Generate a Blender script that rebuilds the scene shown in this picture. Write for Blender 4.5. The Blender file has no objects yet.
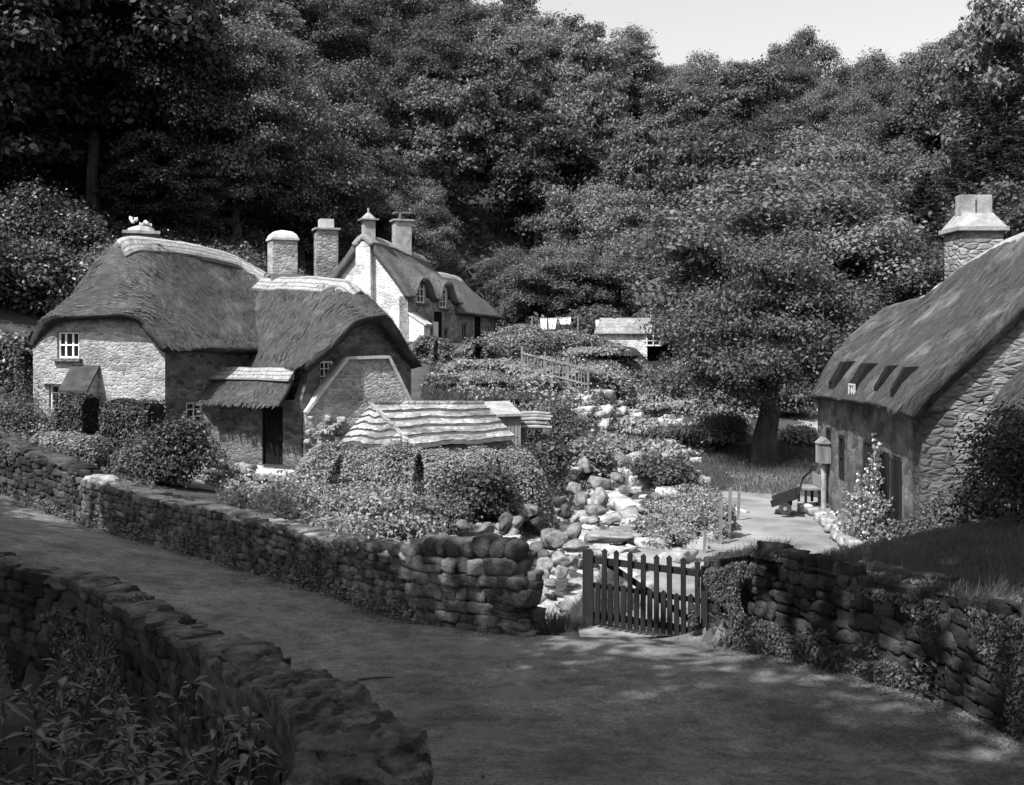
import bpy, math, random
import numpy as np
from mathutils import Vector, Matrix, noise

# ------------------------------------------------------------------ camera, sky, sun, exposure
S = bpy.context.scene
COL = S.collection
F, H0 = 1050.0, 340.0
cam = bpy.data.objects.new('camera', bpy.data.cameras.new('camera'))
COL.objects.link(cam); S.camera = cam
cam.location = (0, 0, 0); cam.rotation_euler = (math.radians(90), 0, 0)
cam.data.sensor_width = 36; cam.data.lens = 36 * F / 1024
cam.data.shift_y = -(392.5 - H0) / 1024
cam.data.clip_end = 6000; cam.data.clip_start = 0.05

SUN_EL = math.radians(53)
sd = Vector((-0.68, -0.73, 0)).normalized() * math.cos(SUN_EL); sd.z = math.sin(SUN_EL)   # towards the sun
w = bpy.data.worlds.new('World'); S.world = w; w.use_nodes = True
nt = w.node_tree; bg = nt.nodes['Background']
sky = nt.nodes.new('ShaderNodeTexSky'); sky.sky_type = 'NISHITA'; sky.sun_disc = False
sky.sun_elevation = SUN_EL; sky.sun_rotation = math.atan2(sd.x, sd.y)
sky.dust_density = 3.0; sky.air_density = 1.0; sky.ozone_density = 1.0
bw = nt.nodes.new('ShaderNodeSeparateColor')    # blue-sensitive black-and-white film: the sky records by its blue light
nt.links.new(sky.outputs[0], bw.inputs[0]); nt.links.new(bw.outputs[2], bg.inputs[0])
bg.inputs[1].default_value = 0.14
sl = bpy.data.lights.new('sun', 'SUN'); sl.energy = 4.9; sl.angle = math.radians(0.6); sl.color = (1, 1, 1)
so = bpy.data.objects.new('sun', sl); COL.objects.link(so)
so.rotation_euler = sd.to_track_quat('Z', 'Y').to_euler()
S.view_settings.view_transform = 'Standard'; S.view_settings.look = 'None'
S.view_settings.exposure = 0.6; S.view_settings.gamma = 1.0
S.cycles.max_bounces = 5; S.cycles.diffuse_bounces = 3; S.cycles.transmission_bounces = 3
S.cycles.glossy_bounces = 2; S.cycles.transparent_max_bounces = 4; S.cycles.caustics_reflective = False

R = np.random.RandomState(11)
rnd = random.Random(5)

# ------------------------------------------------------------------ helpers
def at(px, py, Y):
    """world point seen at a pixel of the photograph, Y metres away"""
    return Vector(((px - 512) * Y / F, Y, (H0 - py) * Y / F))
def pix(p): return 512 + F * p[0] / p[1], H0 - F * p[2] / p[1]

def tag(o, label=None, cat=None, group=None, kind=None):
    if label: o['label'] = label
    if cat: o['category'] = cat
    if group: o['group'] = group
    if kind: o['kind'] = kind
    return o
def thing(name, loc, label, cat, group=None):
    o = bpy.data.objects.new(name, None); COL.objects.link(o); o.location = loc; o.empty_display_size = .2
    return tag(o, label, cat, group)
def wloc(o):
    v = Vector((0, 0, 0))
    while o: v += o.location; o = o.parent
    return v
def link_mesh(name, me, mat, parent=None, origin=None):
    o = bpy.data.objects.new(name, me); COL.objects.link(o)
    if mat and not me.materials: me.materials.append(mat)
    base = wloc(parent) if parent else Vector((0, 0, 0))
    org = Vector(origin) if origin is not None else base
    if org.length > 0: me.transform(Matrix.Translation(-org))
    if parent: o.parent = parent
    o.location = org - base
    return o
def np_mesh(name, V, Fc, smooth=False):
    """V (n,3) floats, Fc (m,k) equal-size faces"""
    me = bpy.data.meshes.new(name); V = np.asarray(V, dtype=np.float32); Fc = np.asarray(Fc, dtype=np.int32)
    me.vertices.add(len(V)); me.vertices.foreach_set('co', V.ravel())
    k = Fc.shape[1]; me.loops.add(Fc.size); me.loops.foreach_set('vertex_index', Fc.ravel())
    me.polygons.add(len(Fc)); me.polygons.foreach_set('loop_start', np.arange(0, Fc.size, k, dtype=np.int32))
    me.polygons.foreach_set('loop_total', np.full(len(Fc), k, dtype=np.int32))
    if smooth: me.polygons.foreach_set('use_smooth', np.ones(len(Fc), dtype=bool))
    me.update(calc_edges=True); return me

class MB:
    def __init__(s): s.v = []; s.f = []; s.uv = {}
    def add(s, vs, fs):
        n = len(s.v); s.v += [tuple(v) for v in vs]; s.f += [tuple(i + n for i in f) for f in fs]
    def box(s, c, sx, sy, sz, rz=0.0, tilt=None):
        M = Matrix.Rotation(rz, 3, 'Z')
        if tilt is not None: M = tilt @ M if isinstance(tilt, Matrix) else M
        c = Vector(c)
        vs = [c + M @ Vector((x * sx / 2, y * sy / 2, z * sz / 2)) for z in (-1, 1) for y in (-1, 1) for x in (-1, 1)]
        s.add(vs, [(0, 2, 3, 1), (4, 5, 7, 6), (0, 1, 5, 4), (2, 6, 7, 3), (0, 4, 6, 2), (1, 3, 7, 5)])
    def beam(s, a, b, w_, h_, up=Vector((0, 0, 1))):
        a, b = Vector(a), Vector(b); d = (b - a).normalized(); sd_ = d.cross(up)
        if sd_.length < 1e-4: sd_ = d.cross(Vector((1, 0, 0)))
        sd_.normalize(); u = sd_.cross(d).normalized()
        vs = [p + sd_ * x * w_ / 2 + u * z * h_ / 2 for p in (a, b) for z in (-1, 1) for x in (-1, 1)]
        s.add(vs, [(0, 1, 3, 2), (4, 6, 7, 5), (0, 4, 5, 1), (2, 3, 7, 6), (0, 2, 6, 4), (1, 5, 7, 3)])
    def prism(s, poly, ext):
        n = len(poly); ext = Vector(ext); a = [Vector(p) for p in poly]; b = [p + ext for p in a]
        nn = Vector((0, 0, 0))
        for i in range(n): nn += a[i].cross(a[(i + 1) % n])
        fl = nn.dot(ext) > 0
        fs = [tuple(range(n))[::-1] if fl else tuple(range(n)), tuple(range(n, 2 * n)) if fl else tuple(range(n, 2 * n))[::-1]]
        for i in range(n):
            j = (i + 1) % n; q = (i, j, j + n, i + n); fs.append(q if fl else q[::-1])
        s.add(a + b, fs)
    def tube(s, pts, rads, n=7, cap=True):
        pts = [Vector(p) for p in pts]; rings = []; base = len(s.v)
        for i, p in enumerate(pts):
            d = (pts[min(i + 1, len(pts) - 1)] - pts[max(i - 1, 0)]).normalized()
            x = d.orthogonal().normalized() if i == 0 else (x - d * x.dot(d)).normalized()
            y = d.cross(x)
            r = rads[i] if hasattr(rads, '__len__') else rads
            for k in range(n):
                a = 2 * math.pi * k / n; s.v.append(tuple(p + (x * math.cos(a) + y * math.sin(a)) * r))
        for i in range(len(pts) - 1):
            for k in range(n):
                a = base + i * n + k; b = base + i * n + (k + 1) % n
                s.f.append((a, b, b + n, a + n))
        if cap:
            s.f.append(tuple(base + k for k in range(n))[::-1]); s.f.append(tuple(base + (len(pts) - 1) * n + k for k in range(n)))
    def build(s, name, mat, parent=None, smooth=False, origin=None):
        me = bpy.data.meshes.new(name); me.from_pydata(s.v, [], s.f); me.update()
        if smooth:
            for p in me.polygons: p.use_smooth = True
        return link_mesh(name, me, mat, parent, origin)

# ------------------------------------------------------------------ materials (all grey: the photograph is black and white)
def ramp(nt, a, b, pa=0.3, pb=0.7):
    r = nt.nodes.new('ShaderNodeValToRGB'); e = r.color_ramp.elements
    e[0].position = pa; e[0].color = (a, a, a, 1); e[1].position = pb; e[1].color = (b, b, b, 1); return r
def newmat(name, rough=.9, spec=.3):
    m = bpy.data.materials.new(name); m.use_nodes = True; p = m.node_tree.nodes['Principled BSDF']
    p.inputs['Roughness'].default_value = rough; p.inputs['Specular IOR Level'].default_value = spec
    return m, m.node_tree, p
def coords(nt, scale=(1, 1, 1), uv=False):
    t = nt.nodes.new('ShaderNodeTexCoord'); mp = nt.nodes.new('ShaderNodeMapping')
    nt.links.new(t.outputs['UV' if uv else 'Object'], mp.inputs[0]); mp.inputs['Scale'].default_value = scale; return mp
def noi(nt, src, scale, detail=4, rough=.6):
    n = nt.nodes.new('ShaderNodeTexNoise'); n.inputs['Scale'].default_value = scale; n.inputs['Detail'].default_value = detail
    n.inputs['Roughness'].default_value = rough; nt.links.new(src.outputs[0], n.inputs[0]); return n
def mix(nt, a, b, fac, mode='MIX'):
    m = nt.nodes.new('ShaderNodeMix'); m.data_type = 'RGBA'; m.blend_type = mode
    for sock, val in ((m.inputs[0], fac), (m.inputs[6], a), (m.inputs[7], b)):
        if hasattr(val, 'links'): nt.links.new(val, sock)
        elif isinstance(val, (int, float)) and sock == m.inputs[0]: sock.default_value = val
        else: sock.default_value = (val, val, val, 1)
    return m.outputs[2]
def bump(nt, p, h, strength, dist=.03, prev=None):
    b = nt.nodes.new('ShaderNodeBump'); b.inputs['Strength'].default_value = strength; b.inputs['Distance'].default_value = dist
    nt.links.new(h, b.inputs['Height'])
    if prev: nt.links.new(prev, b.inputs['Normal'])
    nt.links.new(b.outputs[0], p.inputs['Normal']); return b.outputs[0]

def noisy(name, lo, hi, scale=4, rough=.9, b=.4, dist=.02, spec=.25, stretch=(1, 1, 1), fine=6):
    m, nt, p = newmat(name, rough, spec); c = coords(nt, stretch)
    n1 = noi(nt, c, scale, 6, .65); r = ramp(nt, lo, hi, .35, .68); nt.links.new(n1.outputs[0], r.inputs[0])
    n2 = noi(nt, c, scale * fine, 4, .7)
    col = mix(nt, r.outputs[0], n2.outputs[0], .35, 'OVERLAY')
    nt.links.new(col, p.inputs['Base Color'])
    if b: bump(nt, p, n2.outputs[0], b, dist)
    return m
def stone(name, lo, hi, mortar, scale=3.4, flat=1.7, b=.9, mw=.05, dist=.05, stain=.55):
    """coursed rubble: cells with mortar lines, each stone its own grey, lichen stains"""
    m, nt, p = newmat(name, .92, .2); c = coords(nt, (1, 1, flat))
    nz = noi(nt, c, 2.2, 3); 
    add = nt.nodes.new('ShaderNodeMixRGB'); add.blend_type = 'ADD'; add.inputs[0].default_value = .22
    nt.links.new(c.outputs[0], add.inputs[1]); nt.links.new(nz.outputs['Color'], add.inputs[2])
    v = nt.nodes.new('ShaderNodeTexVoronoi'); v.feature = 'F1'; v.inputs['Scale'].default_value = scale; v.inputs['Randomness'].default_value = .8
    e = nt.nodes.new('ShaderNodeTexVoronoi'); e.feature = 'DISTANCE_TO_EDGE'; e.inputs['Scale'].default_value = scale; e.inputs['Randomness'].default_value = .8
    nt.links.new(add.outputs[0], v.inputs[0]); nt.links.new(add.outputs[0], e.inputs[0])
    sep = nt.nodes.new('ShaderNodeSeparateColor'); nt.links.new(v.outputs['Color'], sep.inputs[0])
    r1 = ramp(nt, lo, hi, .05, .95); nt.links.new(sep.outputs[0], r1.inputs[0])
    edge = ramp(nt, 0, 1, mw * .4, mw * 1.5); nt.links.new(e.outputs['Distance'], edge.inputs[0])
    col = mix(nt, mortar, r1.outputs[0], edge.outputs[0])
    n2 = noi(nt, c, 9, 6, .75); col = mix(nt, col, n2.outputs[0], .75, 'OVERLAY')
    n3 = noi(nt, c, .8, 5, .6); st = ramp(nt, stain, 1.0, .38, .55); nt.links.new(n3.outputs[0], st.inputs[0])
    col = mix(nt, col, st.outputs[0], 1.0, 'MULTIPLY')
    nt.links.new(col, p.inputs['Base Color'])
    rr = ramp(nt, 0, 1, 0, .22); nt.links.new(e.outputs['Distance'], rr.inputs[0])
    a = bump(nt, p, rr.outputs[0], b, dist); bump(nt, p, n2.outputs[0], .7, .03, a)
    return m
def thatch(name, lo, hi, patch, b=1.0):
    m, nt, p = newmat(name, .95, .15); c = coords(nt, (9, .9, 1), True); c2 = coords(nt, (1, 1, 1), True)
    n1 = noi(nt, c, 3.2, 6, .75); r = ramp(nt, lo, hi, .32, .72); nt.links.new(n1.outputs[0], r.inputs[0])
    n2 = noi(nt, c2, .55, 6, .7); r2 = ramp(nt, 0, 1, .5, .68); nt.links.new(n2.outputs[0], r2.inputs[0])
    col = mix(nt, r.outputs[0], patch, r2.outputs[0])
    col2 = mix(nt, col, n1.outputs[0], .9, 'OVERLAY')
    nt.links.new(col2, p.inputs['Base Color'])
    a = bump(nt, p, n1.outputs[0], b, .07); n4 = noi(nt, c2, 5, 4, .7); bump(nt, p, n4.outputs[0], .7, .10, a)
    return m
def leafmat(name, lo, hi, rough=.55, tr=.3, spec=.35):
    m, nt, p = newmat(name, rough, spec)
    g = nt.nodes.new('ShaderNodeNewGeometry'); oi = nt.nodes.new('ShaderNodeObjectInfo')
    r = ramp(nt, lo, hi, 0, 1); nt.links.new(g.outputs['Random Per Island'], r.inputs[0])
    o = ramp(nt, .72, 1.25, 0, 1); nt.links.new(oi.outputs['Random'], o.inputs[0])
    col = mix(nt, r.outputs[0], o.outputs[0], 1.0, 'MULTIPLY')
    nt.links.new(col, p.inputs['Base Color'])
    t = nt.nodes.new('ShaderNodeBsdfTranslucent'); nt.links.new(col, t.inputs[0])
    ms = nt.nodes.new('ShaderNodeMixShader'); ms.inputs[0].default_value = tr
    nt.links.new(p.outputs[0], ms.inputs[1]); nt.links.new(t.outputs[0], ms.inputs[2])
    nt.links.new(ms.outputs[0], nt.nodes['Material Output'].inputs[0]); return m

def roadmat():
    m, nt, p = newmat('worn_tarred_gravel', .9, .3); c = coords(nt); n1 = noi(nt, c, .55, 7, .7); r = ramp(nt, .085, .21, .38, .64); nt.links.new(n1.outputs[0], r.inputs[0])
    g = noi(nt, c, 28, 5, .8); g2 = noi(nt, c, 90, 3, .8); gr = ramp(nt, .12, .88, .38, .62); nt.links.new(g.outputs[0], gr.inputs[0]); g5 = noi(nt, c, 3.5, 6, .75); gr5 = ramp(nt, .2, .8, .36, .64); nt.links.new(g5.outputs[0], gr5.inputs[0]); col = mix(nt, r.outputs[0], gr.outputs[0], .5, 'OVERLAY'); col = mix(nt, col, gr5.outputs[0], .6, 'OVERLAY')
    v = nt.nodes.new('ShaderNodeTexVoronoi'); v.inputs['Scale'].default_value = 34; nt.links.new(c.outputs[0], v.inputs[0]); vr = ramp(nt, 1, 0, .12, .3); nt.links.new(v.outputs['Distance'], vr.inputs[0])
    sp = nt.nodes.new('ShaderNodeMath'); sp.operation = 'MULTIPLY'; nt.links.new(vr.outputs[0], sp.inputs[0]); sr = ramp(nt, .15, 1, .45, .65); n3 = noi(nt, c, 2.2, 5, .7); nt.links.new(n3.outputs[0], sr.inputs[0]); nt.links.new(sr.outputs[0], sp.inputs[1])
    col = mix(nt, col, .26, sp.outputs[0])
    n4 = noi(nt, c, .9, 8, .75); wr = ramp(nt, 0, .75, .545, .60); nt.links.new(n4.outputs[0], wr.inputs[0]); col = mix(nt, col, .17, wr.outputs[0])   # worn dusty patches
    nt.links.new(col, p.inputs['Base Color']); a = bump(nt, p, g.outputs[0], .7, .02); bump(nt, p, g2.outputs[0], .5, .01, a); return m
M = {}
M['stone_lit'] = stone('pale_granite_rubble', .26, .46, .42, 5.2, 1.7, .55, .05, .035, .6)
M['stone_dark'] = stone('shade_toned_granite', .08, .20, .15, 4.4, 1.7, .5, .06, .035, .5)  # the cottage granite again, darkened in colour for its walls in shade
M['stone_white'] = stone('limewashed_rubble', .50, .74, .70, 4.5, 1.5, .5, .05, .04, .62)
M['stone_far'] = stone('brown_rubble', .22, .46, .24, 3.6, 1.7, .6, .06, .05, .6)
M['stone_right'] = stone('shade_toned_rubble', .10, .26, .17, 3.0, 1.6, .8, .05, .04, .5)  # tone lowered to hold the shade of the right house front
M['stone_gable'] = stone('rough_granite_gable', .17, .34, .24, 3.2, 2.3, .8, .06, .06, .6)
M['render_dark'] = stone('patchy_rendered_rubble', .08, .18, .12, 3.6, 1.3, .25, .05, .04, .4)  # plaster toned darker than the gable, for the shade on this front
M['coping'] = noisy('granite_slab', .20, .40, 3, .9, .6, .03)
M['coping_pale'] = noisy('pale_slab', .36, .56, 3, .9, .5, .03)
M['thatch'] = thatch('old_reed_thatch', .022, .12, .15)
M['thatch_right'] = thatch('mossy_thatch', .025, .13, .26)
M['thatch_far'] = thatch('weathered_far_thatch', .06, .18, .18, .8)
M['straw'] = thatch('fresh_straw_ridge', .16, .55, .42, 1.0)
M['drystone'] = noisy('walling_stone', .04, .21, 2.6, .92, 1, .06, .25, (1, 1, 1), 9)
M['drystone_dark'] = noisy('mossy_walling_stone', .014, .095, 1.8, .95, 1, .06, .2, (1, 1, 1), 9)
M['core'] = noisy('earth_fill', .02, .05, 3, 1, .5)
M['slab_rock'] = noisy('coping_rock', .03, .24, 3.2, .9, 1, .05, .35, (1, 1, 3.5), 8)
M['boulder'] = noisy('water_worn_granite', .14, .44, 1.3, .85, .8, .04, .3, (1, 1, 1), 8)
M['boulder_dark'] = noisy('shaded_granite', .08, .2, 1.3, .85, .8, .04, .3, (1, 1, 1), 8)  # darker copy of the boulder granite; its shade is in the colour
M['road'] = roadmat()
M['gravel'] = noisy('pale_gravel', .13, .29, .8, .95, .7, .015, .2, (1, 1, 1), 22)
M['soil'] = noisy('grassy_earth', .03, .085, .6, 1, .8, .05, .1, (1, 1, 1), 14)
M['slate'] = stone('cemented_slate', .20, .46, .22, 4.6, 1.0, .5, .05, .03, .45)
M['slate_dark'] = noisy('slate_joint', .03, .07, 3, .9, .3)
M['slate_grey'] = stone('grey_slate', .22, .36, .2, 5, 1, .3, .05, .02, .7)# .8, .5, .02, .3, (1, 1, 1), 10)
M['wood_dark'] = noisy('shade_toned_timber', .006, .022, 3, .75, .5, .01, .3, (1, 1, .15), 8)  # near-black: the shade on the gate is put into this tone
M['wood'] = noisy('weathered_timber', .12, .26, 3, .85, .5, .01, .2, (1, 1, .2), 8)
M['wood_pale'] = noisy('bleached_timber', .18, .32, 3, .85, .4, .01, .2, (1, 1, .3), 8)
M['white'] = noisy('white_paint', .72, .82, 5, .6, .1)
M['door'] = noisy('dark_door_boards', .008, .022, 3, .9, .5, .01, .08, (6, 6, .3), 3)  # near-black tone carries the shade of door recesses and thatch openings
M['iron'] = noisy('rusty_iron', .02, .06, 6, .6, .3)
M['cloth'] = noisy('washed_linen', .75, .85, 3, .9, .2)
M['bark'] = noisy('tree_bark', .035, .10, 3, .95, 1, .05, .1, (1, 1, .3), 5)
m, nt_, p_ = newmat('window_glass', .12, .5); p_.inputs['Base Color'].default_value = (.012, .012, .012, 1); M['glass'] = m
m, nt_, p_ = newmat('stream_water', .12, .6); p_.inputs['Base Color'].default_value = (.05, .05, .05, 1)
_n = noi(nt_, coords(nt_), 5, 3); bump(nt_, p_, _n.outputs[0], .5, .05); M['water'] = m
M['leaf'] = leafmat('broad_leaves', .07, .21)
M['leaf_mid'] = leafmat('dense_leaves', .045, .14)
M['leaf_big'] = leafmat('shady_oak_leaves', .045, .15)
M['leaf_syc'] = leafmat('pale_sycamore_leaves', .08, .21)
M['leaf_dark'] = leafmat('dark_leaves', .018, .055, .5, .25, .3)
M['leaf_conifer'] = leafmat('conifer_needles', .02, .055, .6, .15, .2)
M['leaf_bright'] = leafmat('bright_garden_leaves', .11, .34, .5, .3, .4)
M['leaf_hedge'] = leafmat('clipped_hedge_leaves', .03, .09, .5, .2, .35)
M['leaf_gloss'] = leafmat('rhododendron_leaves', .04, .12, .42, .15, .4)
M['leaf_fore'] = leafmat('laurel_leaves', .012, .11, .25, .15, .6)
M['grass'] = leafmat('grass_blades', .07, .17, .7, .3, .15)
M['grass_dark'] = leafmat('bank_grass', .06, .15, .7, .3, .15)
M['petal'] = leafmat('white_petals', .6, .8, .7, .3, .1)

def vary(mt, lo, hi, obj=False):
    nt = mt.node_tree; p = nt.nodes['Principled BSDF']; src = p.inputs['Base Color'].links[0].from_socket
    g = nt.nodes.new('ShaderNodeObjectInfo' if obj else 'ShaderNodeNewGeometry'); r = ramp(nt, lo, hi, 0, 1); nt.links.new(g.outputs['Random' if obj else 'Random Per Island'], r.inputs[0])
    nt.links.new(mix(nt, src, r.outputs[0], 1.0, 'MULTIPLY'), p.inputs['Base Color'])
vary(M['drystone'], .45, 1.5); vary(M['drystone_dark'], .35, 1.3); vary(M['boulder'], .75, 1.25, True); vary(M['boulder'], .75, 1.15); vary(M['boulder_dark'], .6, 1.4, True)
def lines(mt):
    nt = mt.node_tree; p = nt.nodes['Principled BSDF']; src = p.inputs['Base Color'].links[0].from_socket; c = coords(nt, (1, 1, 1), True)
    w_ = nt.nodes.new('ShaderNodeTexWave'); w_.bands_direction = 'Y'; w_.inputs['Scale'].default_value = 1.6; w_.inputs['Distortion'].default_value = 3; w_.inputs['Detail'].default_value = 3; nt.links.new(c.outputs[0], w_.inputs[0])
    r = ramp(nt, .55, 1.05, .05, .4); nt.links.new(w_.outputs[0], r.inputs[0]); nt.links.new(mix(nt, src, r.outputs[0], 1.0, 'MULTIPLY'), p.inputs['Base Color'])
lines(M['straw'])
# ------------------------------------------------------------------ terrain
def tps(pts):
    P = np.array(pts, dtype=float); X = P[:, :2]; n = len(P)
    def U(d2): return np.where(d2 > 1e-12, d2 * np.log(np.maximum(d2, 1e-12)) * .5, 0)
    d2 = ((X[:, None] - X[None]) ** 2).sum(-1); A = np.zeros((n + 3, n + 3)); A[:n, :n] = U(d2) + np.eye(n) * .6
    A[:n, n] = 1; A[:n, n + 1:] = X; A[n, :n] = 1; A[n + 1:, :n] = X.T
    wv = np.linalg.solve(A, np.r_[P[:, 2], 0, 0, 0])
    def f(x, y):
        x = np.atleast_1d(np.asarray(x, float)); y = np.atleast_1d(np.asarray(y, float)); out = np.zeros(x.shape)
        fx, fy, fo = x.ravel(), y.ravel(), out.ravel()
        for i in range(0, len(fx), 20000):
            a = fx[i:i + 20000]; b = fy[i:i + 20000]; q = (a[:, None] - X[:, 0]) ** 2 + (b[:, None] - X[:, 1]) ** 2
            fo[i:i + 20000] = U(q) @ wv[:n] + wv[n] + wv[n + 1] * a + wv[n + 2] * b
        return fo.reshape(x.shape)
    return f
WALL_L = [(-22, 29.5), (-13.17, 27), (-9.9, 24.5), (-7.14, 22.3), (-5.2, 20.5), (-2.83, 18), (-1.37, 16.5), (.3, 15.2)]
WALL_R = [(2.81, 15.2), (3.35, 13.8), (4.2, 12.5), (4.78, 10.8), (4.95, 9.6), (5.4, 7), (5.6, 3), (5.6, -6)]
PARA = [(-.45, -6), (-.45, 2), (-.62, 4.5), (-1.55, 7.3), (-2.6, 9.8), (-5.5, 13.6), (-7.2, 14.4), (-14, 17), (-24, 19)]
ROAD = WALL_L + WALL_R + PARA
t_road = tps([(-22, 29.5, -3.2), (-13.2, 27, -3.86), (-9.9, 24.5, -4.3), (-7.1, 22.3, -4.45), (-5.2, 20.5, -4.43), (-2.8, 18, -4.36), (-1.4, 16.5, -4.4),
    (.3, 15.2, -4.25), (2.8, 15.2, -4.37), (3.35, 13.8, -4.08), (4.2, 12.5, -3.95), (4.8, 10.8, -3.75), (4.9, 10, -3.7), (5.4, 7, -3.3), (5.6, 3, -2.4), (5.6, -6, .2),
    (0, 8, -3.36), (1.5, 8.5, -3.55), (3.3, 8.9, -3.7), (.4, 11.5, -3.94), (-3, 15, -4.28), (-5.3, 18, -4.3), (-7.6, 19.5, -4.1), (-9.8, 20, -3.8), (-14, 21, -3.4),
    (-.5, 4.5, -2.62), (-1.4, 7.3, -3.25), (-2.4, 9.8, -3.75), (-5.4, 13.8, -4.0), (-7, 14.5, -3.9), (-14, 17, -3.4), (0, 0, -1.65), (1, 4, -2.6), (-.3, -6, .0), (-22, 22, -2.8)])
CTRL = [(-12, 28.8, -3.1), (-12.5, 31, -3.05), (-15.5, 31, -2.9), (-9.5, 26, -3.5), (-6, 23, -3.9), (-3, 20, -3.95), (-1.6, 17.7, -4.1), (-18, 31, -2.9), (-15, 33, -3.1), (-10.9, 31.6, -3.5), (-6.5, 32, -3.95),
    (-4, 27, -4.0), (-8, 28, -3.95), (-2, 23, -4.0), (0.3, 20, -4.3), (1.5, 16.5, -4.36), (2.8, 17, -4.42), (3.5, 17.5, -4.42), (2.6, 15.5, -4.42), (3.1, 16.0, -4.42), (1.6, 15.4, -4.4), (2.2, 16.2, -4.42), (3.9, 16.4, -4.2), (4, 21, -4.4), (5.5, 24, -4.4), (7.9, 22, -4.4), (8.2, 28, -4.5),
    (5, 30, -4.4), (9.2, 37, -4.35), (12, 38, -4.3), (7, 34, -4.4), (4.1, 14.9, -3.1), (5.1, 13.5, -2.85), (5.5, 12, -2.75), (5.7, 10, -2.55), (5.2, 16.3, -3.6), (5.2, 18.2, -4.3),
    (6.3, 16, -3.0), (8, 17.6, -3.15), (8.3, 20, -3.6), (10, 18, -2.7), (12, 20, -2.5), (10, 14, -2.45), (12, 10, -2.3), (7, 8, -2.3), (8, 3, -1.4), (12, 0, 0), (16, 28, -3.5), (20, 15, -1.5), (24, 35, -2.5),
    (-4, 36, -3.7), (-1, 30, -3.9), (1, 26, -4.2), (-1.5, 38, -3.0), (-2.4, 40, -2.35), (1.1, 42, -2.55), (3, 47, -2.2), (-3.3, 46, -1.7), (0, 52, -1.1), (6.4, 52, -1.8), (9, 50, -2.3), (4, 57, -.6),
    (-3.3, 55, -.2), (-5.5, 56, 0), (-9, 56, .1), (-13, 50, .2), (2.3, 62, .55), (-.7, 64, .1), (-1, 67.5, .2), (-3, 62, -.1), (-3.2, 58, -.2), (1, 66, .4), (-6, 66, .3), (-8.5, 62, .3), (6.2, 61, -.4), (9, 62, -.9), (12.4, 45, -3.8), (16, 58, -2.7), (13, 68, -1), (22, 50, -2.5),
    (-14, 44, -1.4), (-20, 42, .4), (-22, 36, -1.2), (-21, 47, 2.0), (-18, 52, 2.6), (-28, 40, 2.5), (-30, 52, 7), (-14, 62, 4.5), (-38, 60, 14), (-28, 66, 11),
    (-5, 76, 4.5), (6, 74, 2.2), (20, 75, 1.5), (32, 62, 1.5), (38, 75, 7), (35, 40, .5), (-20, 78, 13), (-5, 88, 13), (12, 88, 8), (30, 92, 9), (48, 92, 15),
    (-50, 90, 29), (-30, 95, 27), (-10, 105, 24), (12, 108, 17), (34, 112, 18), (58, 112, 22), (-55, 125, 42), (-25, 125, 37), (5, 128, 27.5), (35, 138, 25.5), (65, 138, 28),
    (-60, 160, 52), (-10, 160, 38), (35, 165, 29), (75, 165, 32), (-40, 20, 0), (-30, 0, -1), (30, 0, 1), (0, -25, 4), (-70, 60, 28), (80, 60, 18), (-70, 10, 8), (70, 10, 8),
    (-1.6, 3, -4.2), (-4, 6, -4.9), (-6, 9, -5.2), (-10, 11, -5.2), (-3, 0, -3.6), (-16, 13, -4.6), (-7.5, 12.6, -5.2), (-10, 3, -4.2), (-2.4, 6.8, -4.9), (-4, 9.6, -5.3)]
t_main = tps(CTRL)
BED = np.array([(-1.0, 16.6, -5.7), (-.1, 18.8, -5.35), (.8, 21, -5.05), (1.5, 25, -4.85), (2.4, 30, -4.72), (3.5, 36, -4.5), (5.0, 42, -4.1), (6.2, 48, -3.3), (7.6, 56, -2.2), (9.5, 64, -1.2), (11, 74, .6)])
def in_poly(x, y, poly):
    c = np.zeros(x.shape, bool); n = len(poly)
    for i in range(n):
        x1, y1 = poly[i]; x2, y2 = poly[(i + 1) % n]
        k = ((y1 > y) != (y2 > y)) & (x < (x2 - x1) * (y - y1) / ((y2 - y1) or 1e-9) + x1); c ^= k
    return c
def seg_dist(x, y, pl):
    best = np.full(x.shape, 1e9); zz = np.zeros(x.shape)
    for a, b in zip(pl[:-1], pl[1:]):
        dx, dy = b[0] - a[0], b[1] - a[1]; t = np.clip(((x - a[0]) * dx + (y - a[1]) * dy) / (dx * dx + dy * dy), 0, 1)
        d = np.hypot(x - a[0] - t * dx, y - a[1] - t * dy); k = d < best; best = np.where(k, d, best)
        if len(a) > 2: zz = np.where(k, a[2] + t * (b[2] - a[2]), zz)
    return best, zz
def terr(x, y):
    x = np.atleast_1d(np.asarray(x, float)); y = np.atleast_1d(np.asarray(y, float))
    z = t_main(x, y); r = np.hypot(x, y - 60)
    k = np.clip((r - 110) / 120, 0, 1); z = z * (1 - k) + 30 * k * (y > 60) + 12 * k * (y <= 60) 
    d, bz = seg_dist(x, y, BED.tolist())
    cz = bz + np.clip(d - .75, 0, 9) * 1.05
    z = np.where((d < 5) & (y > 16.2), np.minimum(z, cz), z)
    m_ = in_poly(x, y, ROAD); z = np.where(m_, t_road(x, y), z)
    return z
def tz(x, y): return float(terr(x, y)[0])

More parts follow.
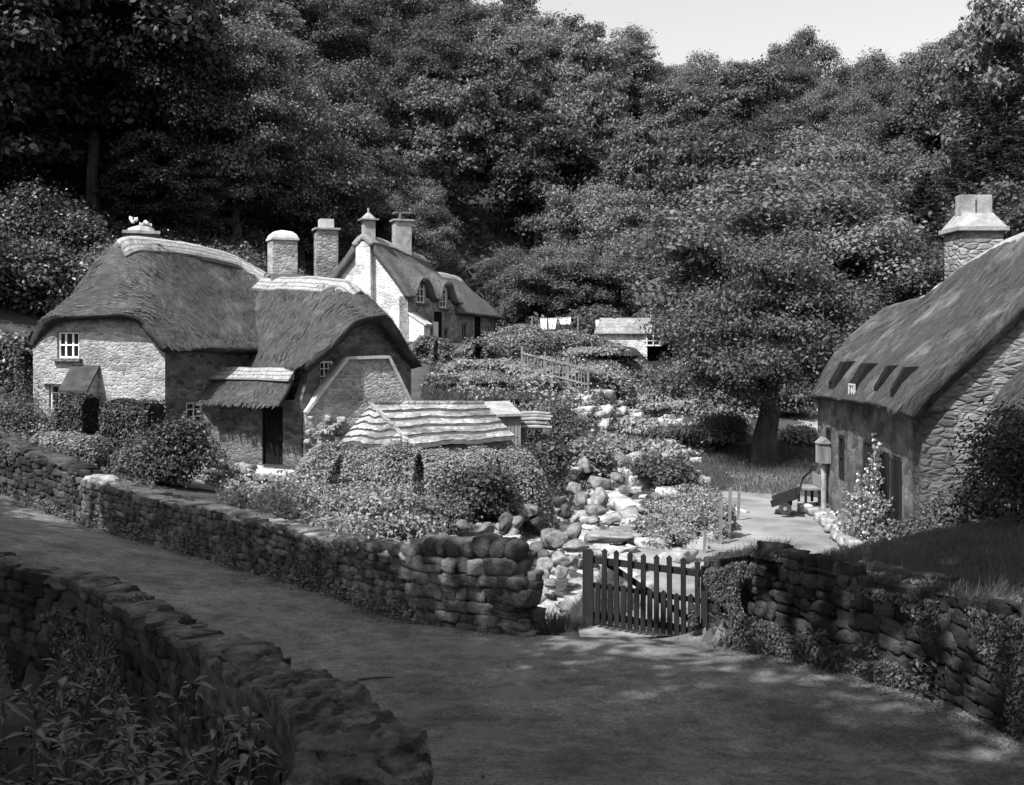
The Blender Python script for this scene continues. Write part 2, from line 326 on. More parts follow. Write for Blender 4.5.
def axis(segs):
    out = []
    for a, b, st in segs: out += list(np.arange(a, b, st))
    return np.array(out + [segs[-1][1]])
gx = axis([(-2500, -400, 350), (-400, -120, 40), (-120, -40, 4), (-40, -18, 1), (-18, 14, .22), (14, 40, 1), (40, 120, 4), (120, 400, 40), (400, 2500, 350)])
gy = axis([(-600, -80, 65), (-80, -10, 5), (-10, 3, 1), (3, 36, .22), (36, 80, 1), (80, 180, 4), (180, 500, 40), (500, 4000, 500)])
GX, GY = np.meshgrid(gx, gy); GZ = terr(GX, GY)
nz = np.array([noise.noise(Vector((a * .5, b * .5, 0))) for a, b in zip(GX.ravel(), GY.ravel())]).reshape(GX.shape)
GZ = GZ + np.where(in_poly(GX, GY, ROAD), 0, nz * .10 * (GY < 100) * (1 - ((GX > -.5) & (GX < 9.5) & (GY < 36))) * (1 - ((GX > 6) & (GX < 18) & (GY < 60))) * (1 - ((GX > -12) & (GX < -3.5) & (GY < 32) & (GY > 25))))
nx_, ny_ = len(gx), len(gy); idx = np.arange(nx_ * ny_).reshape(ny_, nx_)
q = np.stack([idx[:-1, :-1], idx[:-1, 1:], idx[1:, 1:], idx[1:, :-1]], -1).reshape(-1, 4)
ground = link_mesh('ground', np_mesh('ground', np.stack([GX, GY, GZ], -1).reshape(-1, 3), q, True), M['soil']); tag(ground, kind='structure')

def draped(name, poly, step, lift, mat, shrink=0.0, edge_noise=0.0):
    P = np.array(poly); x0, y0 = P.min(0); x1, y1 = P.max(0)
    xs = np.arange(x0, x1 + step, step); ys = np.arange(y0, y1 + step, step); X, Y = np.meshgrid(xs, ys)
    cx = X[:-1, :-1] + step / 2; cy = Y[:-1, :-1] + step / 2
    if edge_noise:
        nn = np.array([noise.noise(Vector((a * 1.1, b * 1.1, 3))) for a, b in zip(cx.ravel(), cy.ravel())]).reshape(cx.shape) * edge_noise
    else: nn = 0
    k = in_poly(cx + nn, cy + nn, poly)
    idx = np.arange(X.size).reshape(X.shape)
    q = np.stack([idx[:-1, :-1], idx[:-1, 1:], idx[1:, 1:], idx[1:, :-1]], -1)[k]
    Z = terr(X, Y) + lift
    used, inv = np.unique(q, return_inverse=True)
    V = np.stack([X, Y, Z], -1).reshape(-1, 3)[used]
    o = link_mesh(name, np_mesh(name, V, inv.reshape(-1, 4), True), mat); tag(o, kind='structure'); return o
RI = [(-20, 28.5), (-13.1, 26.6), (-9.8, 24.2), (-7.1, 22.0), (-5.15, 20.2), (-2.8, 17.7), (-1.3, 16.2), (.35, 15.1), (1.2, 15.5), (2.8, 15.1), (3.3, 13.7), (4.1, 12.4), (4.7, 10.7), (4.85, 9.6), (5.3, 7), (5.5, 3), (5.5, -5),
      (-.35, -5), (-.35, 2), (-.5, 4.5), (-1.45, 7.4), (-2.5, 9.9), (-5.4, 13.75), (-7.1, 14.55), (-14, 17.2), (-20, 18.5)]
draped('road', RI, .2, .02, M['road'])
draped('path', [(1.0, 15.5), (3.0, 15.3), (4.7, 16.5), (6.0, 17.9), (7.9, 19.3), (8.1, 24), (8.6, 30), (8.8, 34), (7.2, 33.5), (6.0, 30.5), (5.6, 27.5), (5.3, 24.3), (4.6, 23.2), (3.2, 22.2), (2.3, 21.6), (2.1, 19), (1.9, 17.6), (1.0, 16.3)], .08, .025, M['gravel'], edge_noise=.35)
draped('path_upper', [(9.6, 31.5), (7.0, 33.6), (7.0, 35), (10, 35.2), (12.5, 46), (14, 58), (17.5, 58), (14.5, 45), (12.5, 34)], .2, .025, M['gravel'], edge_noise=.8)
draped('courtyard', [(-9.5, 30.7), (-4.5, 30.2), (-4.5, 27.4), (-9.2, 26.6), (-10.3, 29)], .2, .025, M['gravel'], edge_noise=.4)
# stream water sheet
V = []; 
for i in range(len(BED) - 1):
    for t in np.linspace(0, 1, 6, endpoint=False):
        p = BED[i] * (1 - t) + BED[i + 1] * t; V.append(p)
V = np.array(V); T = np.gradient(V, axis=0)[:, :2]; T /= np.linalg.norm(T, axis=1)[:, None]; N = np.stack([-T[:, 1], T[:, 0]], 1)
L = V.copy(); Rr = V.copy(); L[:, :2] += N * 1.25; Rr[:, :2] -= N * 1.25; L[:, 2] += .14; Rr[:, 2] += .14
VV = np.concatenate([L, Rr]); n = len(V)
o = link_mesh('stream_water', np_mesh('stream_water', VV, [(i, i + n, i + n + 1, i + 1) for i in range(n - 1)], True), M['water']); tag(o, kind='structure')

# ------------------------------------------------------------------ foliage tools
def leaf_quads(C, Nrm, size, asp=.55, rs=R):
    """rhombic leaves centred at C (n,3), facing Nrm"""
    n = len(C); r = rs.normal(size=(n, 3)); Nn = Nrm / (np.linalg.norm(Nrm, axis=1)[:, None] + 1e-9)
    T = np.cross(Nn, r); T /= np.linalg.norm(T, axis=1)[:, None] + 1e-9; B = np.cross(Nn, T)
    s = (size * (.6 + .8 * rs.rand(n)))[:, None] if np.isscalar(size) else (size * (.6 + .8 * rs.rand(n)))[:, None]
    V = np.stack([C - T * s, C - B * s * asp + Nn * s * .12, C + T * s, C + B * s * asp + Nn * s * .12], 1)
    return V.reshape(-1, 3)
def qfaces(n): return np.arange(n * 4).reshape(-1, 4)
def rand_dirs(n, rs, zmin=-1.0):
    z = rs.uniform(zmin, 1, n); a = rs.uniform(0, 2 * np.pi, n); r = np.sqrt(1 - z * z)
    return np.stack([r * np.cos(a), r * np.sin(a), z], 1)
def crown_points(seed, rx, rz, nl, n, zmin=-.55, lobe=(.24, .40), flat=.7, spread=(.55, .92)):
    rs = np.random.RandomState(seed); D = rand_dirs(nl, rs, zmin)
    P = D * rs.uniform(spread[0], spread[1], nl)[:, None] * np.array([rx, rx, rz]); lr = rs.uniform(lobe[0], lobe[1], nl) * rx
    if nl >= 60:      # forest crowns: small lobes gathered round a few big boughs, gaps between
        nb = 12; Bd = rand_dirs(nb, rs, -.95) * np.array([rx, rx, rz]) * rs.uniform(.5, .78, nb)[:, None]; br = rs.uniform(.32, .5, nb) * rx
        kb = rs.randint(0, nb, nl); Ds = rand_dirs(nl, rs, -.6); P2 = Bd[kb] + Ds * (br[kb] * rs.uniform(.5, 1.05, nl))[:, None] * np.array([1, 1, .9]); lr = lr * .9; mk = rs.rand(nl) < .68; P = np.where(mk[:, None], P2, P)
    wts = lr ** 2; wts /= wts.sum(); k = rs.choice(nl, n, p=wts)
    d = rand_dirs(n, rs, -.75); d[:, 2] = d[:, 2] * .8 + .15; d /= np.linalg.norm(d, axis=1)[:, None]
    rad = lr[k] * (1.0 - .45 * rs.rand(n) ** 2.2) * (1 + .24 * rs.normal(size=n)) * (1 + .5 * (rs.rand(n) < .08) * rs.rand(n))
    C = P[k] + d * rad[:, None] * np.array([1, 1, flat])
    Nn = d * .8 + np.array([0, 0, .6]) + rs.normal(size=(n, 3)) * .6
    return C, Nn, P, lr
def limbs(mb, h0, top, P, lr, r0, rs, nb=9):
    """trunk and limbs that reach into the lobes"""
    x = 0.0; y = 0.0; pts = [(0, 0, -.6)]; rad = [r0 * 1.35]
    for i in range(6):
        t = (i + 1) / 6; x += rs.normal() * .12; y += rs.normal() * .12; pts.append((x, y, t * top)); rad.append(r0 * (1 - .8 * t))
    mb.tube(pts, rad, 8)
    order = rs.permutation(len(P))[:nb]
    for k in order:
        p = P[k]; b = max(h0 * .55, min(p[2] - .6, top * .85)); t = b / top
        s = Vector((x * t, y * t, b)); e = Vector(p); md = s.lerp(e, .5) + Vector((rs.normal() * .2, rs.normal() * .2, .3))
        mb.tube([s, md, e], [r0 * .42, r0 * .25, r0 * .08], 5)
def tree_mesh(seed, h, rx, rz, nl, n, leaf, zmin=-.55, lobe=(.24, .40), flat=.7, r0=.28, nb=9):
    """returns (trunk mesh, crown mesh); base at the origin"""
    C, Nn, P, lr = crown_points(seed, rx, rz, nl, n, zmin, lobe, flat); cz = h - rz
    C[:, 2] += cz; P = P + np.array([0, 0, cz]); rs = np.random.RandomState(seed + 7)
    cm = np_mesh('crown', leaf_quads(C, Nn, leaf, .6, rs), qfaces(n))
    mb = MB(); limbs(mb, h - 2 * rz, cz + rz * .5, P, lr, r0, rs, nb); me = bpy.data.meshes.new('trunk'); me.from_pydata(mb.v, [], mb.f)
    return me, cm
def conifer_mesh(seed, h, rb, n_wh, leaf, n, r0=.25):
    rs = np.random.RandomState(seed); mb = MB(); mb.tube([(0, 0, -.6), (0, 0, h * .5), (0, 0, h)], [r0, r0 * .6, .03], 7); C = []; Nn = []
    for i in range(n_wh):
        t = i / n_wh; z = h * (.14 + .85 * t); L_ = rb * (1 - t) ** .8 + .25; nb = 6 + int(4 * (1 - t))
        for b in range(nb):
            a = 2 * np.pi * (b + rs.rand()) / nb; L2 = L_ * rs.uniform(.75, 1.1); k = max(int(n * (L_ / rb) / (n_wh * 7)), 6); s = rs.rand(k) ** .6
            dz = -.22 * s * L2 + .28 * s ** 2 * L2; wd = rs.normal(size=k) * .16 * L2 * (1.15 - s)
            C.append(np.stack([np.cos(a) * s * L2 - np.sin(a) * wd, np.sin(a) * s * L2 + np.cos(a) * wd, z + dz + rs.normal(size=k) * .08], 1))
            Nn.append(np.stack([np.cos(a) * .4 + rs.normal(size=k) * .3, np.sin(a) * .4 + rs.normal(size=k) * .3, np.ones(k)], 1))
            mb.tube([(0, 0, z), (np.cos(a) * L2 * .9, np.sin(a) * L2 * .9, z + .04 * L2)], [.05, .012], 4, False)
    C = np.concatenate(C); Nn = np.concatenate(Nn); me = bpy.data.meshes.new('trunk'); me.from_pydata(mb.v, [], mb.f)
    return me, np_mesh('crown', leaf_quads(C, Nn, leaf, .35, rs), qfaces(len(C)))
def put_tree(meshes, loc, sc, rz, lmat, name, label, cat, group, bark='bark'):
    t = thing(name, loc, label, cat, group); t.scale = (sc[0], sc[0], sc[1]); t.rotation_euler = (0, 0, rz)
    for nm, me, m in (('trunk', meshes[0], M[bark]), ('crown', meshes[1], lmat)):
        o = bpy.data.objects.new(nm, me); COL.objects.link(o); o.parent = t
        if not me.materials: me.materials.append(None)
        o.material_slots[0].link = 'OBJECT'; o.material_slots[0].material = m
    return t
def shrub(name, c, r, n, leaf, mat, label, cat='shrub', group=None, nl=9, seed=None, stems=True, zmin=-.85, flat=.85, lobe=(.35, .55)):
    """a rounded bush sitting on the ground; c = base centre, r = (rx, ry, height)"""
    seed = seed if seed is not None else rnd.randint(0, 9999); rs = np.random.RandomState(seed)
    C, Nn, P, lr = crown_points(seed, 1.0, 1.0, nl, n, zmin, lobe, flat, (.25, .62))
    sc = np.array([r[0], r[1], r[2] * .55]); C = C * sc * np.array([1, 1, 1.1]); C[:, 2] += r[2] * .40; C[:, 2] = np.where(C[:, 2] < .03, .03 + .3 * r[2] * rs.rand(n), C[:, 2])
    t = thing(name, c, label, cat, group)
    o = bpy.data.objects.new('foliage', np_mesh('foliage', leaf_quads(C, Nn, leaf, .6, rs), qfaces(n))); COL.objects.link(o); o.parent = t; o.data.materials.append(mat)
    mb = MB()
    for k in range(min(6, nl)):
        p = P[k] * sc * .8 + np.array([0, 0, r[2] * .48]); mb.tube([(p[0] * .12, p[1] * .12, -.12), (p[0] * .5, p[1] * .5, max(p[2] * .5, .05)), tuple(p)], [.035, .025, .01], 4, False)
    mb_o = bpy.data.meshes.new('stem'); mb_o.from_pydata(mb.v, [], mb.f); s_ = bpy.data.objects.new('stem', mb_o); COL.objects.link(s_); s_.parent = t; mb_o.materials.append(M['bark'])
    return t
def hedge(name, path, wd, ht, n, leaf, mat, label, lump=.12, cat='hedge', group=None, seed=1, sink=0.0, base=None):
    box = lump < .05
    """a hedge along a line on the ground: leaves over a rounded box"""
    rs = np.random.RandomState(seed); P = np.array(path, float); sg = np.linalg.norm(np.diff(P, axis=0), axis=1); cum = np.r_[0, np.cumsum(sg)]
    s = rs.rand(n) * cum[-1]; k = np.clip(np.searchsorted(cum, s) - 1, 0, len(sg) - 1); t = (s - cum[k]) / sg[k]
    C = P[k] + (P[k + 1] - P[k]) * t[:, None]; T = (P[k + 1] - P[k]) / sg[k][:, None]; N2 = np.stack([-T[:, 1], T[:, 0]], 1)
    a = rs.uniform(-.25, np.pi + .25, n); cx = np.sign(np.cos(a)) * np.abs(np.cos(a)) ** .45 * wd / 2; cz = np.clip(np.sin(a), -.3, 1); cz = np.sign(cz) * np.abs(cz) ** .5 * ht
    cz = np.where(np.sin(a) < .35, rs.rand(n) * ht * .85, cz)
    lm = np.array([noise.noise(Vector((q[0] * 1.3, q[1] * 1.3, z * 1.3 + seed))) for q, z in zip(C, cz)]); g = 1 + lm * lump * 4 + rs.normal(size=n) * .07 - .25 * rs.rand(n) ** 3
    endt = np.minimum(s, cum[-1] - s); ef = np.clip(endt / (wd * (.12 if box else .5)), .0, 1) ** .4; ef = (.86 + .14 * ef) if box else (.55 + .45 * ef)
    if box: k2 = rs.rand(n) < .22; s_end = np.where(rs.rand(n) < .5, 0., 1.); C = np.where(k2[:, None], P[0] + (P[-1] - P[0]) * s_end[:, None], C); cx = np.where(k2, rs.uniform(-.5, .5, n) * wd, cx); cz = np.where(k2, rs.rand(n) * ht, cz)
    G = terr(C[:, 0], C[:, 1]) if base is None else np.full(n, base)
    XY = C + N2 * (cx * g * ef)[:, None]; Z = G + cz * (1 + lm * lump * 3 + rs.normal(size=n) * .03) * ef - sink
    Nn = np.stack([N2[:, 0] * np.cos(a), N2[:, 1] * np.cos(a), np.abs(np.sin(a)) + .4], 1) + rs.normal(size=(n, 3)) * .5
    org = Vector((P[:, 0].mean(), P[:, 1].mean(), float(np.mean(G)))); t_ = thing(name, org, label, cat, group)
    V = np.column_stack([XY, Z]); link_mesh('foliage', np_mesh('foliage', leaf_quads(V, Nn, leaf, .6, rs), qfaces(n)), mat, t_)
    mb = MB(); L_ = cum[-1]; m_ = max(int(L_ / .7), 2)
    for i in range(m_):
        s0 = (i + .5) / m_ * L_; k0 = min(int(np.searchsorted(cum, s0)) - 1, len(sg) - 1); p = P[k0] + (P[k0 + 1] - P[k0]) * ((s0 - cum[k0]) / sg[k0]); z = tz(p[0], p[1]) if base is None else base
        mb.tube([(p[0], p[1], z - .2), (p[0] + rs.normal() * .05, p[1], z + ht * .4 - sink), (p[0] + rs.normal() * .15, p[1], z + ht * .75 - sink)], [.05, .035, .02], 5)
    mb.build('stem', M['bark'], t_); return t_
def scatter(name, poly, n, leaf, mat, zr=(0, .25), asp=.6, up=.6, seed=3, clump=0.0, label=None, cat='undergrowth'):
    rs = np.random.RandomState(seed); P = np.array(poly); x0, y0 = P.min(0); x1, y1 = P.max(0); X = rs.uniform(x0, x1, n * 3); Y = rs.uniform(y0, y1, n * 3)
    k = in_poly(X, Y, poly); X, Y = X[k][:n], Y[k][:n]; G = terr(X, Y)
    h = np.array([noise.noise(Vector((a * .9, b * .9, seed))) for a, b in zip(X, Y)]); hh = np.clip(.5 + h * 1.3, 0, 1.4)
    if clump: kk = rs.rand(len(X)) < np.clip(.25 + hh * clump, 0, 1); X, Y, G, hh = X[kk], Y[kk], G[kk], hh[kk]
    Z = G + zr[0] + (zr[1] - zr[0]) * rs.rand(len(X)) ** .6 * (.25 + hh)
    Nn = rs.normal(size=(len(X), 3)) * .6 + np.array([0, -.1, up])
    o = link_mesh(name, np_mesh(name, leaf_quads(np.stack([X, Y, Z], 1), Nn, leaf, asp, rs), qfaces(len(X))), mat)
    return tag(o, label or 'low leafy ground cover over the sloping garden earth', cat, kind='stuff')
def grass(name, poly, n, h, wdt, mat, seed=4, label='rough grass growing on the bank'):
    rs = np.random.RandomState(seed); P = np.array(poly); x0, y0 = P.min(0); x1, y1 = P.max(0); X = rs.uniform(x0, x1, n * 4); Y = rs.uniform(y0, y1, n * 4)
    k = in_poly(X, Y, poly); X, Y = X[k][:n], Y[k][:n]; G = terr(X, Y); n = len(X); a = rs.rand(n) * 6.283; hh = h * (.45 + .9 * rs.rand(n)) * (1 + .5 * np.array([noise.noise(Vector((p, q_, 9))) for p, q_ in zip(X, Y)]))
    wx, wy = np.cos(a) * wdt / 2, np.sin(a) * wdt / 2; lx, ly = rs.normal(size=n) * .35 * hh, rs.normal(size=n) * .35 * hh
    V = np.stack([np.stack([X - wx, Y - wy, G - .03], 1), np.stack([X + wx, Y + wy, G - .03], 1), np.stack([X + lx + wx * .3, Y + ly + wy * .3, G + hh], 1), np.stack([X + lx - wx * .3, Y + ly - wy * .3, G + hh], 1)], 1).reshape(-1, 3)
    o = link_mesh(name, np_mesh(name, V, qfaces(n)), mat); return tag(o, label, 'grass', kind='stuff')

# ------------------------------------------------------------------ rounded stones and dry-stone walls
def _rb(k=2):
    """template: a cube divided k x k, pushed toward a sphere"""
    import itertools
    vs = {}; fs = []
    def vid(p):
        key = tuple(round(c, 5) for c in p)
        if key not in vs: vs[key] = len(vs)
        return vs[key]
    g = np.linspace(-1, 1, k + 1)
    for ax in range(3):
        for sgn in (-1, 1):
            for i in range(k):
                for j in range(k):
                    c = []
                    for (u, v) in ((g[i], g[j]), (g[i + 1], g[j]), (g[i + 1], g[j + 1]), (g[i], g[j + 1])):
                        p = [0, 0, 0]; p[ax] = sgn; p[(ax + 1) % 3] = u; p[(ax + 2) % 3] = v; c.append(vid(p))
                    fs.append(c if sgn > 0 else c[::-1])
    V = np.array(sorted(vs, key=vs.get)); Sp = V / np.linalg.norm(V, axis=1)[:, None] * 1.28
    return V * .76 + Sp * .24, np.array(fs)
RB3, RBF3 = _rb(4); RBR = RB3 * .45 + RB3 / np.linalg.norm(RB3, axis=1)[:, None] * .62
class Rocks:
    def __init__(s, seed): s.V = []; s.F = []; s.n = 0; s.rs = np.random.RandomState(seed)
    def add(s, c, ex, ey, ez, dx, dy, dz, j=.06, rnd_=False):
        """half-sizes dx,dy,dz along unit axes ex,ey,ez"""
        T_ = RBR if rnd_ else RB3; lf = s.rs.normal(size=(3, 3)) * .9; ph = s.rs.rand(3) * 6
        v = T_ * (1 + .11 * np.sin(T_ @ lf * 1.6 + ph).sum(1, keepdims=True) * .7 + s.rs.normal(size=(len(RB3), 1)) * j * .6) + s.rs.normal(size=RB3.shape) * j * .6
        sh = s.rs.normal(size=3) * .14; v = v + np.stack([v[:, 2] * sh[0], v[:, 0] * sh[1] * .5, v[:, 0] * sh[2]], 1)
        v = v @ np.array([np.array(ex) * dx, np.array(ey) * dy, np.array(ez) * dz]) + np.array(c); s.V.append(v); s.F.append(RBF3 + s.n); s.n += len(v)
    def build(s, name, mat, parent=None): return link_mesh(name, np_mesh(name, np.concatenate(s.V), np.concatenate(s.F), True), mat, parent)
def stone_wall(name, path, thick, label, mat, mcore, course=(.13, .26), length=(.16, .5), coping=None, cap_mat=None, seed=1, both=True, cat='stone wall', inset=0.0):
    """path: (x, y, z_base, z_top); stones in rough courses on both faces round an earth core; coping 'flat' slabs, 'upright' stones or None"""
    t = thing(name, Vector(path[len(path) // 2][:3]), label, cat); rk = Rocks(seed); cp = Rocks(seed + 1); rs = rk.rs; mb = MB()
    for (a, b) in zip(path[:-1], path[1:]):
        A, B = np.array(a), np.array(b); d = B[:2] - A[:2]; L_ = np.hypot(*d); d = d / L_; nrm = np.array([d[1], -d[0]]); e1 = (d[0], d[1], 0); e2 = (nrm[0], nrm[1], 0); e3 = (0, 0, 1)
        for side in ((-1, 1) if both else (1,)):
            row = 0; v = 0.0
            while v < 1.0:
                u = -rs.rand() * .2
                hgt = rs.uniform(*course); mh = max(A[3] - A[2], B[3] - B[2]); dv = hgt / mh
                while u < L_:
                    w_ = rs.uniform(*length); cu = (u + w_ / 2) / L_; cuc = min(max(cu, 0), 1); zb = A[2] + (B[2] - A[2]) * cuc; zt = A[3] + (B[3] - A[3]) * cuc
                    z = zb + (zt - zb) * (v + dv / 2); hh = dv * (zt - zb)
                    if z - hh / 2 < zt - .02:
                        k = rs.rand(); dd = rs.uniform(.07, .13)
                        c = A[:2] + d * (u + w_ / 2) + nrm * side * (thick / 2 - dd * .55 + rs.normal() * .012)
                        if k < .22 and w_ > .25 and hh > .17:
                            for q_ in (-1, 1): rk.add((c[0], c[1], z + q_ * hh * .25), e1, e2, e3, w_ / 2 * .97, dd, hh * .26)
                        else: rk.add((c[0], c[1], z + rs.normal() * .008), e1, e2, e3, w_ / 2 * .98, dd, hh / 2 * 1.0)
                    u += w_
                v += dv
        tw = thick / 2 - .09
        cs = [(A[:2] - nrm * tw, A), (A[:2] + nrm * tw, A), (B[:2] + nrm * tw, B), (B[:2] - nrm * tw, B)]
        vs = [(c[0][0], c[0][1], c[1][2] - .4) for c in cs] + [(c[0][0], c[0][1], c[1][3] - .05) for c in cs]
        mb.add(vs, [(0, 3, 2, 1), (4, 5, 6, 7), (0, 1, 5, 4), (1, 2, 6, 5), (2, 3, 7, 6), (3, 0, 4, 7)])
        if coping:
            u = 0.0
            while u < L_ - .05:
                w_ = min(rs.uniform(.20, .33) if coping == 'upright' else rs.uniform(.3, .7), L_ - u + .06); cu = (u + w_ / 2) / L_; zt = A[3] + (B[3] - A[3]) * cu; sl_ = (B[3] - A[3]) / L_; e1s = np.array([d[0], d[1], sl_]); e1s /= np.linalg.norm(e1s)
                c = A[:2] + d * (u + w_ / 2)
                if coping == 'upright': hh = rs.uniform(.27, .36); cp.add((c[0], c[1], zt + hh * .42), e1, e2, e3, w_ / 2 * .96, thick / 2 * rs.uniform(.9, 1.05), hh / 2, .03, True)
                else: hh = rs.uniform(.08, .15); cp.add((c[0] + rs.normal() * .02, c[1] + rs.normal() * .02, zt + .01), e1s, e2, (0, 0, 1), w_ / 2 * 1.0, thick / 2 * rs.uniform(.98, 1.12), hh * .62, .07)
                u += w_
    for (pt_, pn, sg) in ((path[-1], path[-2], 1), (path[0], path[1], -1)):      # closed ends
        A, B = np.array(pt_), np.array(pn); d = A[:2] - B[:2]; d /= np.hypot(*d); nrm = np.array([d[1], -d[0]]); z = A[2]
        while z < A[3] - .05:
            h_ = min(rs.uniform(*course), A[3] - z); sp = rs.uniform(-.12, .12) * thick
            for q_ in (-1, 1):
                w2 = thick / 2 + q_ * sp; c = A[:2] - d * .07 + nrm * q_ * (thick / 2 - w2 / 2); rk.add((c[0], c[1], z + h_ / 2), (nrm[0], nrm[1], 0), (d[0], d[1], 0), (0, 0, 1), w2 / 2, .10, h_ / 2)
            z += h_
    rk.build('wall_face', mat, t); mb.build('wall_core', mcore, t)
    if coping: cp.build('coping', cap_mat or mat, t)
    return t
#@@SETTING@@

# ------------------------------------------------------------------ building tools
def cut(o, mb):
    me = bpy.data.meshes.new('cut'); me.from_pydata(mb.v, [], mb.f); me.update(); c = bpy.data.objects.new('cut', me); COL.objects.link(c)
    wl = wloc(o); me.transform(Matrix.Translation(-wl)); c.location = wl
    md = o.modifiers.new('b', 'BOOLEAN'); md.object = c; md.operation = 'DIFFERENCE'; md.solver = 'EXACT'
    bpy.context.view_layer.update(); dg = bpy.context.evaluated_depsgraph_get(); nm = bpy.data.meshes.new_from_object(o.evaluated_get(dg))
    o.modifiers.clear(); o.data = nm; bpy.data.objects.remove(c)
def catmull(P, t):
    n = len(P); i = min(int(t), n - 2); f = t - i; p0, p1, p2, p3 = P[max(i - 1, 0)], P[i], P[i + 1], P[min(i + 2, n - 1)]
    return .5 * ((2 * p1) + (-p0 + p2) * f + (2 * p0 - 5 * p1 + 4 * p2 - p3) * f * f + (-p0 + 3 * p1 - 3 * p2 + p3) * f ** 3)
def loft(name, secs, nu, nv, up, down, mat, parent, rough=.03, mod=None, straws=0, straw_len=.25, close=True, skip=None, slots=None, seed=0, sw=.012, inset=.22):
    """thatch: sections (eave-ridge-eave polylines) skinned smoothly, with a real thickness and loose straw on top"""
    S_ = [np.array([tuple(p) for p in s]) for s in secs]
    A = np.zeros((nu + 1, nv + 1, 3))
    rows = [np.array([catmull(s, t) for t in np.linspace(0, len(s) - 1, nv + 1)]) for s in S_]
    for i, t in enumerate(np.linspace(0, len(S_) - 1, nu + 1)): A[i] = catmull(rows, t)
    if mod: A = mod(A)
    du = np.gradient(A, axis=0); dv = np.gradient(A, axis=1); N = np.cross(du, dv); N /= np.linalg.norm(N, axis=2)[:, :, None] + 1e-9
    if N[:, :, 2].mean() < 0: N = -N
    nzv = np.array([[noise.noise(Vector(p * 1.6)) * 1.0 + noise.noise(Vector(p * 5)) * .5 for p in row] for row in A])
    top = A + N * (up + nzv[:, :, None] * rough)
    lu = np.linalg.norm(np.diff(A[:, nv // 2], axis=0), axis=1).sum(); lv = np.linalg.norm(np.diff(A[nu // 2], axis=0), axis=1).sum()
    ui = np.clip(inset / lu * nu + np.arange(nu + 1) * (1 - 2 * inset / lu), 0, nu - 1e-4); vi = np.clip(inset / lv * nv + np.arange(nv + 1) * (1 - 2 * inset / lv), 0, nv - 1e-4)
    B0 = A - N * down; i0 = ui.astype(int); j0 = vi.astype(int); fu = (ui - i0)[:, None, None]; fv = (vi - j0)[None, :, None]
    bot = (B0[i0][:, j0] * (1 - fu) + B0[i0 + 1][:, j0] * fu) * (1 - fv) + (B0[i0][:, j0 + 1] * (1 - fu) + B0[i0 + 1][:, j0 + 1] * fu) * fv
    U = np.cumsum(np.r_[0, np.linalg.norm(np.diff(A[:, nv // 2], axis=0), axis=1)]); Vv = np.cumsum(np.r_[0, np.linalg.norm(np.diff(A[nu // 2], axis=0), axis=1)])
    n1 = (nu + 1) * (nv + 1); V = np.concatenate([top.reshape(-1, 3), bot.reshape(-1, 3)]); idx = np.arange(n1).reshape(nu + 1, nv + 1); fs = []
    flip = np.cross(du, dv)[:, :, 2].mean() < 0
    for i in range(nu):
        for j in range(nv):
            q_ = (idx[i, j], idx[i + 1, j], idx[i + 1, j + 1], idx[i, j + 1]); fs.append(q_[::-1] if flip else q_); b_ = tuple(x + n1 for x in q_); fs.append(b_ if flip else b_[::-1])
    ring = list(idx[:, 0]) + list(idx[nu, 1:]) + list(idx[::-1, nv][1:]) + list(idx[0, ::-1][1:])
    for a, b in zip(ring[:-1], ring[1:]):
        q_ = (a, b, b + n1, a + n1); fs.append(q_ if flip else q_[::-1])
    me = bpy.data.meshes.new(name); verts = V.tolist(); uvs = np.zeros((len(V), 2)); uvs[:n1] = uvs[n1:] = np.stack(np.meshgrid(U, Vv, indexing='ij'), -1).reshape(-1, 2); uvs[n1:] += .45
    if slots is not None:
        me.from_pydata(verts, [], [tuple(int(x) for x in f) for f in fs]); ul = me.uv_layers.new(name='UVMap'); li_ = np.zeros(len(me.loops), dtype=np.int32); me.loops.foreach_get('vertex_index', li_)
        ul.data.foreach_set('uv', uvs[li_].astype(np.float32).ravel()); me.polygons.foreach_set('use_smooth', np.ones(len(me.polygons), dtype=bool)); me.update(); me.materials.append(mat)
        import bmesh as _b
        bm_ = _b.new(); bm_.from_mesh(me); _b.ops.recalc_face_normals(bm_, faces=bm_.faces); bm_.to_mesh(me); bm_.free()
        base_o = link_mesh(name, me, mat, parent); cut(base_o, slots); me = bpy.data.meshes.new('loose_straw'); nv0 = len(verts)
    if straws:
        rs = np.random.RandomState(seed + 5); i = (.02 + .96 * rs.rand(straws)) * (nu - 1e-3); j = (.5 + .5 * np.sign(rs.rand(straws) - .5) * (1 - rs.rand(straws) * .93)) ; j = np.clip(j, .055, .945) * (nv - 1e-3); ii, jj = i.astype(int), j.astype(int); fi, fj = (i - ii)[:, None], (j - jj)[:, None]
        p = top[ii, jj] * (1 - fi) * (1 - fj) + top[ii + 1, jj] * fi * (1 - fj) + top[ii, jj + 1] * (1 - fi) * fj + top[ii + 1, jj + 1] * fi * fj
        if skip is not None:
            kp = ~skip(p, j / nv); p, ii, jj = p[kp], ii[kp], jj[kp]; straws = len(p)
        d = dv[ii, jj]; d = d / np.linalg.norm(d, axis=1)[:, None]; d = d * np.where(d[:, 2:] > 0, -1, 1); nn = N[ii, jj]; sd2 = np.cross(nn, d)
        d = d + sd2 * rs.normal(size=(straws, 1)) * .18; ln = straw_len * (.5 + rs.rand(straws, 1)); w2 = sd2 * sw; li = nn * (.004 + .018 * rs.rand(straws, 1))
        q4 = np.stack([p - w2 - nn * .01, p + w2 - nn * .01, p + d * ln + w2 * .6 + li, p + d * ln - w2 * .6 + li], 1).reshape(-1, 3); b0 = len(verts); verts += q4.tolist()
